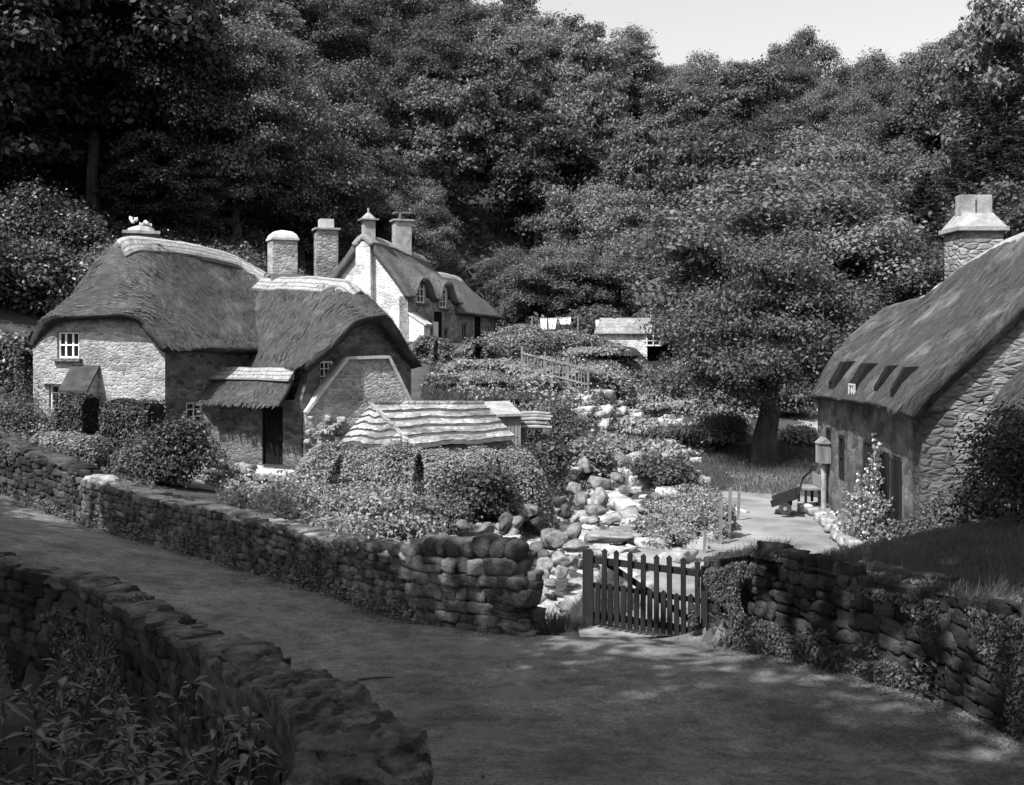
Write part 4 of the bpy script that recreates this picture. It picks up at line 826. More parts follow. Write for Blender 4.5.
# ================================================================== OUTBUILDING, WASHING
ob = thing('slate_outhouse', (5.9, 62, -.5), 'small whitewashed outhouse with plain slate roof above the terraced garden', 'outhouse')
a, b, c, d = at(600, 319, 64), at(654, 319, 64), at(651, 334, 62), at(594, 334, 62); mb = MB(); mb.prism([a, b, c, d], (0, 0, .07)); mb.prism([a, b, b + Vector((.2, 2.2, -.95)), a + Vector((-.2, 2.2, -.95))], (0, 0, .06)); mb.build('roof', M['slate_grey'], ob)
mb = MB(); x0, x1 = d.x + .25, c.x - .2; zt = d.z + .02
mb.box(((x0 + x1) / 2, 63.9, (zt - 1.2) / 2 - .2), x1 - x0, 3.4, zt + 1.2 + .3); hw = mb.build('wall', M['stone_white'], ob)
mb = MB(); mb.prism([(x1, 62.2, zt), (x1, 65.6, zt), (x1, 63.9, a.z - .05)], (-.3, 0, 0)); mb.build('gable', M['stone_white'], ob); mb = MB(); mb.prism([(x0, 62.2, zt), (x0, 65.6, zt), (x0, 63.9, a.z - .05)], (.3, 0, 0)); mb.build('gable', M['stone_white'], ob)
window(ob, (x1 + .35, 62.15, at(0, 338, 62).z), (1, 0, 0), .85, .95, 2, 3, nrm=(0, -1, 0), depth=0, bar=.06, frame=.08, name='open_casement')
window(ob, (x1, 63, at(0, 338, 62).z), (0, 1, 0), .85, .95, 2, 2, nrm=(1, 0, 0), depth=-.02, bar=.05)
mb = MB(); mb.tube([(at(651, 320, 63.8)), at(651, 309, 63.8)], [.05, .05], 6); mb.build('flue_pipe', M['coping'], ob)
for i, (px, lab) in enumerate([(532, 'thin wooden post holding the left end of the washing line'), (578, 'thin wooden post holding the right end of the washing line')]):
    p = at(px, 316, 61); mb = MB(); mb.beam(xy(p, tz(p.x, p.y) - .2), p, .08, .08, Vector((0, 1, 0))); o = mb.build('line_post', M['wood'], origin=xy(p, tz(p.x, p.y))); tag(o, lab, 'post')
mb = MB(); mb.tube([at(532, 317, 61), at(545, 318.5, 61), at(560, 318.5, 61), at(578, 317, 61)], .012, 4); tag(mb.build('washing_line', M['wood_pale'], origin=at(532, 317, 61)), 'sagging washing line strung across the upper garden', 'washing line')
def sheet(name, pts, label, cat):
    rs = np.random.RandomState(len(label)); nx, nz_ = 8, 8; tl, tr, br, bl = [at(*q_, 61) for q_ in pts]; vs = []; fs = []
    for j in range(nz_ + 1):
        for i in range(nx + 1):
            u, v = i / nx, j / nz_; p = tl.lerp(tr, u).lerp(bl.lerp(br, u), v); vs.append(tuple(p + Vector((0, .06 * v * math.sin(u * 11) + .03 * rs.normal() * v, 0))))
    for j in range(nz_):
        for i in range(nx): k = j * (nx + 1) + i; fs.append((k, k + 1, k + nx + 2, k + nx + 1))
    mb = MB(); mb.add(vs, fs); mb.add([tuple(Vector(v) + Vector((0, .012, 0))) for v in vs], [f[::-1] for f in fs]); o = mb.build(name, M['cloth'], origin=tl, smooth=True); tag(o, label, cat)
sheet('towel', [(540, 318), (547, 318), (546.5, 334), (540.5, 333)], 'narrow white towel hanging at the left of the washing line', 'washing')
sheet('shirt', [(548, 318), (557, 318), (555, 329), (549, 330)], 'white shirt hanging in the middle of the washing line', 'washing')
sheet('cloth', [(558, 318), (571, 317), (570, 324), (561, 325)], 'sagging white cloth at the right of the washing line', 'washing')
#@@RIGHT@@

# ================================================================== RIGHT COTTAGE
rc = thing('thatched_house', (9.5, 24, -4.2), 'long cottage with steep mossy thatch coming low over its shaded front beside the gravel yard', 'cottage')
Q1 = Vector((8.02, 20.5, 0)); Q0 = Vector((8.5, 29.2, 0)); dR = (Q0 - Q1).normalized(); nR = Vector((-dR.y, dR.x, 0)); nRg = -dR; ZR = -4.75
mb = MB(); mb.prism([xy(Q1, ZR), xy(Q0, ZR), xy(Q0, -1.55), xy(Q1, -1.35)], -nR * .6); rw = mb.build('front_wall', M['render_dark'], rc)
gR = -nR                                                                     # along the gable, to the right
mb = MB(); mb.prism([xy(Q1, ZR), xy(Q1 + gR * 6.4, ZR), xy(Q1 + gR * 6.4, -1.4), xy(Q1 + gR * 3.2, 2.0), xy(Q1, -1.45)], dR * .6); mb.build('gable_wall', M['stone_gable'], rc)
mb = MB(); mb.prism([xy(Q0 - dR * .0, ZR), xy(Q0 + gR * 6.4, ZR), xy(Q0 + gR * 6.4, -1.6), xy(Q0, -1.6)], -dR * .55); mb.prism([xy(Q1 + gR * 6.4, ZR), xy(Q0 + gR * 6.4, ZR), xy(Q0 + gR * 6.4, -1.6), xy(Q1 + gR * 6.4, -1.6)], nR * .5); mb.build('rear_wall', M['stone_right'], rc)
# openings: (px, py centre, width, height, kind)
op = [(829, 437, .45, .50, 'w', 1, 1), (842, 457, .45, 1.1, 'w', 1, 2), (869, 465, .80, 1.15, 'w', 3, 1)]
dd = [(885.5, 508.5, .52, 1.95), (897, 510.5, .58, 1.95)]; cuts = MB(); cs = []
for (px, py, w_, h_, k, c, r) in op: p = on_plane(px, py, Q1, nR); cs.append(p); hole(cuts, p, dR, nR, w_, h_, .35)
ds = []
for (px, py, w_, h_) in dd: p = on_plane(px, py, Q1, nR); p.z = -4.4 + h_ / 2; ds.append(p); hole(cuts, p, dR, nR, w_, h_, .35)
dts_r = [26.5, 24.45, 22.5, 21.3]; dw_r = [.36, .34, .17, .14]
up_ = [(Q1 + dR * (y - 20.5)) for y in dts_r]
cut(rw, cuts)
for p, (px, py, w_, h_, k, c, r) in zip(cs, op): window(rc, p, dR, w_ - .02, h_ - .02, c, r, nrm=nR, bar=.06, frame=.07, mat='wood_dark', depth=.0)  # near-black frames let the flush openings read as shaded recesses
for p, (px, py, w_, h_) in zip(ds, dd): door(rc, xy(p, -4.4), dR, nR, w_ - .06, h_ - .08, dep=.02)
# thatch cut round narrow dormers
def rsec(y, ze, zm, zr, xe=None, hip=0):
    x0 = 7.62 + (y - 20) * .075 if xe is None else xe; xr = 11.25 + (y - 20) * .03; o_ = [(x0, y, ze), (x0 + .50, y, ze + .75), (x0 + (xr - x0) * .42, y, zm), (x0 + (xr - x0) * .72, y, (zm + zr) * .52), (xr, y, zr)]
    o_ = [(a, b, c - .28 * max(0, (a - x0) / (xr - x0))) for a, b, c in o_]; o_ += [(2 * xr - p[0], y, p[2]) for p in o_[:-1][::-1]]; return o_
g0 = [(7.6, 20.15, -1.5), (8.08, 20.15, -.95), (9.1, 20.15, .0), (10.2, 20.15, 1.05), (11.25, 20.15, 2.35)]; g0 += [(22.5 - a, b, c) for a, b, c in g0[:-1][::-1]]
rsecs = [g0, rsec(22.2, -1.45, .25, 2.5), rsec(24.5, -1.5, .28, 2.25), rsec(26.5, -1.55, .1, 1.85), rsec(28.4, -1.6, -.05, 1.4)]
rsecs.append([(8.5, 29.3, -1.72), (8.98, 29.6, -.9), (9.5, 29.9, -.25), (10.4, 29.95, .55), (11.4, 30.0, .95), (12.4, 29.95, .5), (13.3, 29.9, -.2), (13.9, 29.8, -.9), (14.4, 29.7, -1.72)])
def notch(A):
    nu = A.shape[0] - 1; nv = A.shape[1] - 1
    for i in range(A.shape[0]):
        y = A[i, nv // 4, 1]
        for k_, tc in enumerate(dts_r):
            k = math.exp(-((y - tc) / dw_r[k_]) ** 4)
            for j in range(nv + 1):
                s = j / nv * 8
                if s < 1.5: q_ = 1 - s / 1.5; q_ = q_ * q_ * (3 - 2 * q_); A[i, j, 2] += .85 * k * q_; A[i, j, 0] += .10 * k * q_
    return A
rr = loft('thatch_roof', rsecs, 190, 64, .18, .24, M['thatch_right'], rc, .05, None, straws=15000, straw_len=.24, seed=8, sw=.009, skip=lambda p, v: (v < .30) & (np.min(np.abs(p[:, 1:2] - np.array(dts_r)[None]) / np.array(dw_r)[None], axis=1) < 2.2))
cap_pts = [(11.25 + (y - 20) * .03, y, z) for y, z in ((20.1, 2.36), (22.2, 2.24), (24.5, 2.0), (26.5, 1.6), (28.3, 1.15), (29.5, .98))]
ridge_cap('straw_ridge', cap_pts, Vector((.40, 0, 0)), .42, M['coping'], rr, .24, 30, .04)
for k_, (tc, w_) in enumerate(zip(dts_r, (.40, .46, .20, .15))):      # small solid boxes, near-black to give the shade inside thatch openings
    xa = 7.62 + (tc - 20) * .075 - .02; mb = MB()
    mb.prism([(xa, tc - w_ / 2, -1.42), (xa, tc - w_ / 2, -1.0), (xa + .26, tc - w_ / 2, -.55), (xa + 1.1, tc - w_ / 2, -.50), (xa + 1.1, tc - w_ / 2, -1.42)], (0, w_, 0)); dw = mb.build('dormer', M['door'], rc)
    if k_ < 2: window(dw, (xa - .005, tc, -1.2), (0, 1, 0), w_ - .06, .36, 2, 1, nrm=(-1, 0, 0), bar=.04, frame=.035, depth=-.01, mat='coping_pale' if k_ == 1 else 'wood_dark')
# big chimney
cx, cy = 11.6, 26.4
ch = chimney('chimney', rc, (cx, cy), 1.06, .95, .8, 2.70, .0, 'stone_gable', 'coping')
mb = MB(); z = 2.80; V0 = [(-.60, -.54, 0), (.60, -.54, 0), (.60, .54, 0), (-.60, .54, 0)]; V1 = [(-.36, -.3, .36), (.36, -.3, .36), (.36, .3, .36), (-.36, .3, .36)]
mb.add([(cx + a, cy + b, z + c) for a, b, c in V0 + V1], [(3, 2, 1, 0), (4, 5, 6, 7), (0, 1, 5, 4), (1, 2, 6, 5), (2, 3, 7, 6), (3, 0, 4, 7)]); mb.build('sloping_cap', M['coping'], ch)
for s in (-.215, .20): mb = MB(); mb.box((cx + s, cy - .03, 3.38), .36, .34, .50, .1 * s, None); mb.build('chimney_pot', M['coping'], ch)
# second, lower thatch at the right edge
an = [[(11.6, 17.5, .35), (10.3, 17.6, -.35), (9.55, 17.7, -1.25)], [(11.6, 18.8, .35), (10.3, 18.8, -.35), (9.5, 18.9, -1.25)], [(11.6, 20.4, .35), (10.3, 20.4, -.35), (9.5, 20.4, -1.25)]]
rl_ = loft('low_thatch', an, 22, 22, .16, .2, M['thatch_right'], rc, .04, straws=2500, straw_len=.24, seed=9, sw=.010)
ridge_cap('straw_ridge', [(9.6, 17.6, -1.0), (10.0, 17.6, -.45), (10.8, 17.5, .1), (11.5, 17.5, .48)], Vector((0, .16, 0)), .04, M['coping'], rl_, .20, 20)
mb = MB(); mb.prism([(9.95, 18.3, ZR), (13.5, 18.3, ZR), (13.5, 18.3, -.1), (10.8, 18.3, -.1), (9.95, 18.3, -1.0)], (0, 2.1, 0)); mb.build('annexe_wall', M['stone_right'], rc)
# lamp box on a pale pipe by the far end of the wall
lb = on_plane(829, 453, Q1, nR) + nR * .14; mb = MB(); mb.box(lb, .3, .4, .52, .05); mb.prism([lb + Vector((-.18, -.24, .26)), lb + Vector((.18, -.24, .26)), lb + Vector((0, -.24, .42))], (0, .48, 0)); hb = mb.build('wall_box', M['wood'], rc)
mb = MB(); mb.tube([xy(lb, -4.5), xy(lb, lb.z - .3)], [.07, .07], 8); mb.build('drain_pipe', M['coping'], rc)
# ------------------------------------------------ things in the yard
ct = thing('handcart', (7.0, 25.4, -4.4), 'low wooden handcart with a long upturned handle standing on the gravel yard', 'handcart')
def gp(px, py, dz=0):
    """ground point seen at a pixel (flat yard)"""
    z = -4.4 + dz; Y = F * (-z) / (py - H0); return Vector(((px - 512) * Y / F, Y, z))
a, b = gp(772, 505, .12), gp(797, 497, .42); side = Vector((.12, .42, 0)); bd = MB(); bd.prism([a - side, b - side, b + side, a + side], (0, 0, .06)); bd.build('bed', M['wood_dark'], ct)
mb = MB(); mb.beam(a - side + Vector((0, 0, .1)), b - side + Vector((0, 0, .1)), .04, .16); mb.beam(a + side + Vector((0, 0, .1)), b + side + Vector((0, 0, .1)), .04, .16); mb.build('side_board', M['wood_dark'], ct)
for s in (-1, 1):
    mb = MB(); c = a.lerp(b, .55) + side * s * 1.15; c.z = -4.4 + .16; ax = side.normalized(); pts = []
    mb.tube([c - ax * .03, c + ax * .03], [.16, .16], 14); w_ = mb.build('wheel', M['iron'], ct); mb = MB(); mb.tube([c - ax * .05, c + ax * .05], [.05, .05], 8); mb.build('hub', M['wood_pale'], w_)
mb = MB(); mb.tube([b, gp(800, 488, .55), gp(803, 478, .8), at(812, 470, 26.2)], [.03, .03, .03, .025], 6); mb.tube([at(809, 469, 26.2), at(816, 470, 26.2)], [.025, .025], 6); mb.build('handle', M['wood_dark'], ct)
bn = thing('bench', gp(811, 506), 'little dark wooden bench against the far end of the mossy-thatched cottage', 'bench')
p = gp(811, 504); mb = MB(); mb.box(p + Vector((0, .2, .42)), .45, .8, .05); mb.build('seat', M['wood'], bn); mb = MB(); mb.box(p + Vector((.22, .2, .62)), .04, .8, .3); mb.build('backrest', M['wood'], bn)
for sx in (-1, 1):
    for sy in (-1, 1): mb = MB(); mb.box(p + Vector((sx * .18, .2 + sy * .34, .2)), .06, .06, .42); mb.build('leg', M['wood_dark'], bn)
# stones edging the plant bed along the wall
ed = [(805, 508), (813, 511), (820, 516), (826, 522), (832, 528), (838, 535), (846, 541), (854, 545)]
for i, (px, py) in enumerate(ed):
    p = gp(px, py, .05); rk = Rocks(200 + i); rk.add(tuple(p), (1, 0, 0), (0, 1, 0), (0, 0, 1), rnd.uniform(.11, .18), rnd.uniform(.14, .2), rnd.uniform(.07, .12)); o = rk.build('edging_stone', M['boulder'])
    me = o.data; me.transform(Matrix.Translation(-p)); o.location = p
    tag(o, f"{['farthest', 'second farthest', 'third farthest', 'fourth farthest', 'fourth nearest', 'third nearest', 'second nearest', 'nearest'][i]} whitish stone of the row edging the bed by the shaded front wall", 'stone', 'stones edging the bed')

# ================================================================== DRY-STONE WALLS AND GATE
zt_l = [-2.45, -2.57, -2.99, -3.42]
stone_wall('boundary_wall', [(-22, 29.5, -3.6, -2.0), (-13.17, 27, -4.0, -2.57), (-9.9, 24.5, -4.5, -3.02)], .5, 'taller ferny stretch of dry-stone wall where the lane leaves the picture', M['drystone_dark'], M['core'], (.12, .22), (.16, .42), 'flat', M['drystone_dark'], 3)
stone_wall('roadside_wall', [(-9.9, 24.5, -4.6, -3.2), (-7.14, 22.3, -4.75, -3.46), (-5.2, 20.5, -4.75, -3.44), (-2.83, 18, -4.65, -3.5), (-1.5, 16.6, -4.7, -3.36)], .5, 'long low wall of small rubble capped with flat slabs beside the lane', M['drystone'], M['core'], (.09, .17), (.12, .34), 'flat', M['coping'], 5)
stone_wall('gate_pier_wall', [(-1.45, 16.52, -4.75, -3.36), (.10, 15.33, -4.6, -3.18)], .55, 'tall end of the roadside wall topped with upright rounded stones by the gate opening', M['drystone'], M['core'], (.15, .27), (.18, .46), 'upright', M['drystone'], 7)
stone_wall('bank_wall', [(3.12, 15.25, -4.75, -3.25), (3.5, 13.9, -4.5, -2.85), (4.2, 12.6, -4.3, -2.83), (4.8, 10.9, -4.1, -2.68), (4.98, 9.6, -4.0, -2.5), (5.4, 7, -3.6, -2.0), (5.6, 3, -2.9, -1.2)], .5, 'dark mossy retaining wall holding the grassy bank on the gate hinge side', M['drystone_dark'], M['core'], (.10, .24), (.14, .45), None, None, 9)
stone_wall('garden_wall', [(-8.3, 28.7, -4.4, -3.35), (-6.6, 27.3, -4.4, -3.42), (-5.3, 27.1, -4.4, -3.5)], .45, 'low pale garden wall with flat top in front of the lean-to porch', M['boulder'], M['core'], (.14, .26), (.2, .5), 'flat', M['coping_pale'], 12)
# parapet at the near side of the lane
stone_wall('parapet_wall', [(-24, 19.3, -6, -2.6), (-14, 17.2, -6.2, -2.95), (-7.2, 14.6, -6.2, -3.12), (-5.45, 13.75, -6.2, -3.22), (-3.6, 11.3, -6.0, -3.15), (-2.3, 9.3, -5.8, -2.85)], .42, 'thin-topped dark parapet of the lane curving away above the laurel leaves', M['drystone_dark'], M['core'], (.12, .22), (.2, .5), 'flat', M['slab_rock'], 14)
pw = thing('rocky_parapet', (-1.2, 6.2, -4), 'broad near parapet capped with rough cracked slabs right beside the lane', 'stone wall')
pp = [(-2.62, 9.75, -2.93), (-2.05, 8.6, -2.76), (-1.50, 7.3, -2.42), (-1.02, 6.0, -2.12), (-.72, 5.0, -1.93), (-.62, 4.2, -1.80), (-.60, 3.2, -1.62), (-.6, 2.0, -1.45)]
rs = np.random.RandomState(41); V = []; nseg = 420; nw = 60
P = [np.array(p) for p in pp]
for i in range(nseg + 1):
    c = catmull(P, i / nseg * (len(P) - 1)); c2 = catmull(P, min(i / nseg * (len(P) - 1) + .05, len(P) - 1)); c1 = catmull(P, max(i / nseg * (len(P) - 1) - .05, 0)); d = (c2 - c1)[:2]; d /= np.linalg.norm(d); nn = np.array([d[1], -d[0]])
    for j in range(nw + 1):
        s = j / nw * 2 - 1; hw = .27 + .05 * noise.noise(Vector((c[1] * 2, s * .5, 4))); x = c[:2] + nn * hw * max(-1, min(1, s * 1.7)); over = max(abs(s) * 1.7 - 1, 0)
        l = c[1] * 1.55 + .3 * noise.noise(Vector((x[0] * 2.5, x[1] * 1.2, 0))); st = (l - math.floor(l)); crack = -.05 * math.exp(-((st - .5) / .06) ** 2)
        lay = .035 * math.floor(3 * (noise.noise(Vector((x[0] * 3.2, x[1] * 1.3, 2))) + .5)) ; z = c[2] - over ** 1.0 * .55 + lay + crack + .035 * noise.noise(Vector((x[0] * 7, x[1] * 5, over * 5))) + .022 * noise.noise(Vector((x[0] * 22, x[1] * 14, over * 9))) - .03 * s * s
        if over > 0: x = x + nn * math.copysign(.045 * noise.noise(Vector((x[1] * 4, z * 9, 1))) - .02 * over, s)
        V.append((x[0], x[1], z))
idx = np.arange((nseg + 1) * (nw + 1)).reshape(nseg + 1, nw + 1); q = np.stack([idx[:-1, :-1], idx[:-1, 1:], idx[1:, 1:], idx[1:, :-1]], -1).reshape(-1, 4)
link_mesh('coping', np_mesh('coping', V, q[:, ::-1], True), M['slab_rock'], pw)
rk = Rocks(43)
for (a, b) in zip(pp[:-1], pp[1:]):
    A, B = np.array(a), np.array(b); d = (B - A)[:2]; L_ = np.linalg.norm(d); d /= L_; nn = np.array([d[1], -d[0]])
    for side in (-1, 1):
        for row in range(11):
            u = -rs.rand() * .2
            while u < L_:
                w_ = rs.uniform(.2, .5); c = A + (B - A) * (u + w_ / 2) / L_; xy_ = c[:2] + nn * side * .17; rk.add((xy_[0], xy_[1], c[2] - .45 - row * .24), (d[0], d[1], 0), (nn[0], nn[1], 0), (0, 0, 1), w_ / 2, .12, .12); u += w_
rk.build('wall_face', M['drystone_dark'], pw)
# corner end block facing the leaves

gt = thing('picket_gate', (2.6, 15.3, -4.37), 'dark timber picket gate with alternate tall and short pales standing ajar', 'gate')
ga = Vector((1.2, 16.05, -4.33)); gb = Vector((2.62, 15.25, -4.38)); ga = at(587, 623, 16.1); gb = at(705, 640, 15.25); gd = (gb - ga); gd.z = 0; GL = gd.length; gd.normalize(); gn = Vector((gd.y, -gd.x, 0))
def gpt(t, z): p = ga.lerp(gb, t); return Vector((p.x, p.y, p.z + z))
mb = MB(); mb.beam(gpt(0, -.02), gpt(0, 1.13), .10, .12, gn); mb.build('stile', M['wood_dark'], gt)
mb = MB(); mb.beam(gpt(1, -.1), gpt(1, 1.07), .10, .10, gn); mb.build('stile', M['wood_dark'], gt)
for z0_ in (.14, .98): mb = MB(); mb.beam(gpt(0, z0_), gpt(1, z0_ - .02), .045, .10); mb.build('rail', M['wood_dark'], gt)
mb = MB(); mb.beam(gpt(0, .60) , gpt(1, .56), .045, .07); mb.build('rail', M['wood_dark'], gt)
mb = MB(); mb.beam(gpt(.1, 1.0) - gn * .05, gpt(.98, .14) - gn * .05, .03, .09); mb.build('brace', M['wood_dark'], gt)
NP = 17
for k in range(NP):
    t = (k + .9) / (NP + .8); tall = k % 2 == 0; h_ = (1.16 if tall else .64); wd = .074; b0 = gpt(t, .02) + gn * .045; u = Vector((0, 0, 1)); mb = MB()
    if k == 0: h_ = 1.12
    h_ += rnd.uniform(-.015, .015); lean_ = gd * rnd.uniform(-.012, .012)
    pol = [b0 - gd * wd / 2, b0 + gd * wd / 2, b0 + gd * wd / 2 + u * (h_ - .06) + lean_, b0 + gd * wd * .62 + u * (h_ - .045) + lean_, b0 + u * h_ + lean_ + gd * 0, b0 - gd * wd * .62 + u * (h_ - .045) + lean_, b0 - gd * wd / 2 + u * (h_ - .06) + lean_]
    mb.prism(pol, gn * .028); mb.build('pale', M['wood_dark'], gt)
mb = MB(); mb.tube([gpt(1, .9) + gd * .02, gpt(1, .9) + gd * .14], [.025, .025], 6); mb.tube([gpt(1, .2) + gd * .02, gpt(1, .2) + gd * .14], [.025, .025], 6); mb.build('hinge', M['iron'], gt)

# wire fence of thin stakes by the stream garden, and a little trough
for i, (px, pt, pb) in enumerate([(683, 545, 556), (704, 530, 554), (720, 503, 545), (729, 488, 540), (738, 492, 520)]):
    b_ = gp(px, pb); tp = at(px, pt, b_.y); mb = MB(); mb.beam(xy(b_, -4.55), Vector((b_.x + .03, b_.y, tp.z)), .06, .06, Vector((0, 1, 0))); o = mb.build('fence_stake', M['wood'], origin=b_)
    tag(o, ['shortest grey stake at the gate end of the flower bed', 'thin stake close beside the little trough', 'middle stake of the fence along the flower bed', 'tallest stake of the fence at the yard edge', 'last stake of the bed fence, farthest from the gate'][i], 'stake', 'stakes round the flower bed')
tr = thing('trough', gp(696, 549), 'small pale stone trough beside the flower bed near the gate', 'trough'); p = gp(696, 549); mb = MB()
for s in (-1, 1): mb.box(p + Vector((s * .19, 0, .12)), .05, .3, .2); mb.box(p + Vector((0, s * .15, .12)), .42, .05, .2)
mb.box(p + Vector((0, 0, .03)), .4, .3, .05); mb.build('basin', M['coping_pale'], tr)
# hurdle fence on the terrace
hf = thing('rail_fence', (1, 45, -1.5), 'rickety hurdle of thin grey rails half buried in the terraced garden', 'fence'); mb = MB()
h0, h1 = at(522, 352, 46), at(588, 368, 45)
for i in range(22): t = i / 21; p = h0.lerp(h1, t); mb.beam(Vector((p.x, p.y, p.z - .9)), Vector((p.x + rnd.uniform(-.05, .05), p.y, p.z + rnd.uniform(.0, .18))), .035, .035, Vector((0, 1, 0)))
mb.build('stave', M['wood'], hf); mb = MB(); mb.beam(h0 + Vector((0, -.05, -.05)), h1 + Vector((0, -.05, -.05)), .05, .07); mb.beam(h0 + Vector((0, -.05, -.7)), h1 + Vector((0, -.05, -.7)), .05, .07); mb.build('rail', M['wood'], hf)
for t in (0, .35, .7, 1): p = h0.lerp(h1, t); mb = MB(); mb.beam(xy(p, tz(p.x, p.y) - .3), xy(p, p.z + .25), .1, .1, Vector((0, 1, 0))); mb.build('post', M['wood'], hf)

# ================================================================== STREAM BOULDERS
def ordl(objs, phrase, where, cat, group):
    """labels that single each one out: counted along the row they lie in"""
    objs = sorted(objs, key=lambda o: pix(o.location)[0]); n = len(objs)
    W = ['leftmost', 'second from the left', 'third from the left', 'fourth from the left', 'fifth from the left', 'sixth from the left', 'seventh from the left', 'eighth from the left', 'ninth from the left', 'tenth from the left', 'eleventh from the left', 'twelfth from the left']
    for i, o in enumerate(objs):
        s = 'only' if n == 1 else ('rightmost' if i == n - 1 else W[min(i, 11)]); 
        lb = (f'{phrase} {where}' if n == 1 else f'{s} {phrase} {where}').replace('standing forward of the wood', 'before the wood').replace('very dark broadleaf', 'dark broadleaf').replace('dense broadleaf', 'dense leafy').replace('paler broadleaf', 'paler leafy'); tag(o, lb, cat, group)
rv = []
for k in range(9):
    rs = np.random.RandomState(500 + k); import bmesh
    bm = bmesh.new(); bmesh.ops.create_icosphere(bm, subdivisions=4, radius=1); off = Vector(rs.rand(3) * 20)
    pl = [(Vector(rand_dirs(1, rs)[0]), rs.uniform(.5, .85)) for _ in range(13)]
    for v in bm.verts:
        p = v.co.copy()
        for n_, dd_ in pl:
            e_ = p.dot(n_) - dd_
            if e_ > 0: p -= n_ * e_ * .8
        p *= 1 + .14 * noise.noise(p * 1.2 + off) + .07 * noise.noise(p * 3.5 + off) + .015 * noise.noise(p * 11 + off); v.co = p
    me = bpy.data.meshes.new('boulder'); bm.to_mesh(me); bm.free()
    for p in me.polygons: p.use_smooth = True
    rv.append(me)
def boulder(p, r, k, dark=False):
    o = bpy.data.objects.new('boulder', rv[k % 9]); COL.objects.link(o); o.location = p; o.scale = r; o.rotation_euler = (rnd.uniform(-.16, .16), rnd.uniform(-.16, .16), rnd.random() * 6.28)
    if not o.data.materials: o.data.materials.append(None)
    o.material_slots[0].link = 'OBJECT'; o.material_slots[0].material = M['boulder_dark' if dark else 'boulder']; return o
# (px, py of centre, Y, half width px, half height px, dark)
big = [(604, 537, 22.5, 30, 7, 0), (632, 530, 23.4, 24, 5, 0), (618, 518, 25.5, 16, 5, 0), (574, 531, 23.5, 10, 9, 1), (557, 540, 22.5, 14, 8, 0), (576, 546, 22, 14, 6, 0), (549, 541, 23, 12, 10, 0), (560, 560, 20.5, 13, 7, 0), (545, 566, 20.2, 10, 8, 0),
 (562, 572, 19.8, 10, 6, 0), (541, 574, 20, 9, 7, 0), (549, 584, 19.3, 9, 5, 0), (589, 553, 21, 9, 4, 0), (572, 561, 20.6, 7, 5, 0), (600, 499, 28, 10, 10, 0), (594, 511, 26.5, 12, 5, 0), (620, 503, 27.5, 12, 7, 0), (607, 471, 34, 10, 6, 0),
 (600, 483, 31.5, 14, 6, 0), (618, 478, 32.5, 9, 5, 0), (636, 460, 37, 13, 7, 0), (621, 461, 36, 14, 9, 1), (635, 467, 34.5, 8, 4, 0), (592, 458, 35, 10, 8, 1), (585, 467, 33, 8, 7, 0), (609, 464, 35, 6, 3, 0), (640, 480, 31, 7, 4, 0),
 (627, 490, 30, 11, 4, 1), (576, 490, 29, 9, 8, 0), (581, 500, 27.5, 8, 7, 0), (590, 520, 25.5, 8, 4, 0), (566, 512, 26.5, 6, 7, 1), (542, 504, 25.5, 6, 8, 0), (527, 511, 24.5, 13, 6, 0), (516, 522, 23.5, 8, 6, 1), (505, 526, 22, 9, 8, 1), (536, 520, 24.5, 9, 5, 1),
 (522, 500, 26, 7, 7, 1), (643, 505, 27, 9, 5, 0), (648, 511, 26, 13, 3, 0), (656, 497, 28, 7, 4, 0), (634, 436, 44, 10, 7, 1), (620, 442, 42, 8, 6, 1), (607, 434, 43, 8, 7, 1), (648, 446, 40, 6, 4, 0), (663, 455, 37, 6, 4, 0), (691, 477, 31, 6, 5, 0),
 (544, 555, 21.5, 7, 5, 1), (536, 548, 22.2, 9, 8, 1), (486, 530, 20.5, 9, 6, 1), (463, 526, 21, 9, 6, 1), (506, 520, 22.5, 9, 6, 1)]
rows = {}
for i, (px, py, Y, hw, hh, dk) in enumerate(big):
    p = at(px, py, Y); o = boulder(p, (hw * Y / F * 1.08, hw * Y / F * rnd.uniform(.8, 1.1), hh * Y / F * (1.0 if hw > 20 else 1.25)), i, dk); sz = 'large' if hw >= 12 else 'middling'
    key = (dk, sz, 0 if py > 555 else 1 if py > 530 else 2 if py > 508 else 3 if py > 485 else 4 if py > 466 else 5); rows.setdefault(key, []).append(o)
wh = ['in the reach of the stream beside the gate', 'in the stream bed behind the gate pier', 'in the stream below the clump of leafy bushes', 'in the middle reach of the rocky stream', 'in the narrow reach upstream of the bushes', 'at the head of the visible stream bed']
for (dk, sz, r), lst in rows.items(): ordl(lst, f"{'dark' if dk else 'pale'} {sz} boulder", wh[r], 'boulder', 'boulders in the stream')
# smaller stones between them
rk = Rocks(61); n_s = 0
for k in range(620):
    t = rnd.random() ** 1.0 * (len(BED) - 4); i = int(t); f = t - i; b = BED[i] * (1 - f) + BED[i + 1] * f; x = b[0] + rnd.gauss(0, 1.2); y = b[1] + rnd.uniform(-.3, .3)
    if y < 18.2: continue
    r_ = rnd.uniform(.06, .24) * (1 + (y - 20) * .012); z = max(tz(x, y), b[2]) + r_ * .15; a = rnd.random() * 3.14
    rk.add((x, y, z), (math.cos(a), math.sin(a), rnd.uniform(-.2, .2)), (-math.sin(a), math.cos(a), 0), (0, 0, 1), r_ * rnd.uniform(1, 1.5), r_, r_ * rnd.uniform(.5, .8), .12)
o = rk.build('stream_cobbles', M['boulder']); tag(o, 'pale cobbles and small stones filling the stream bed', 'cobbles', kind='stuff')
#@@VEG@@

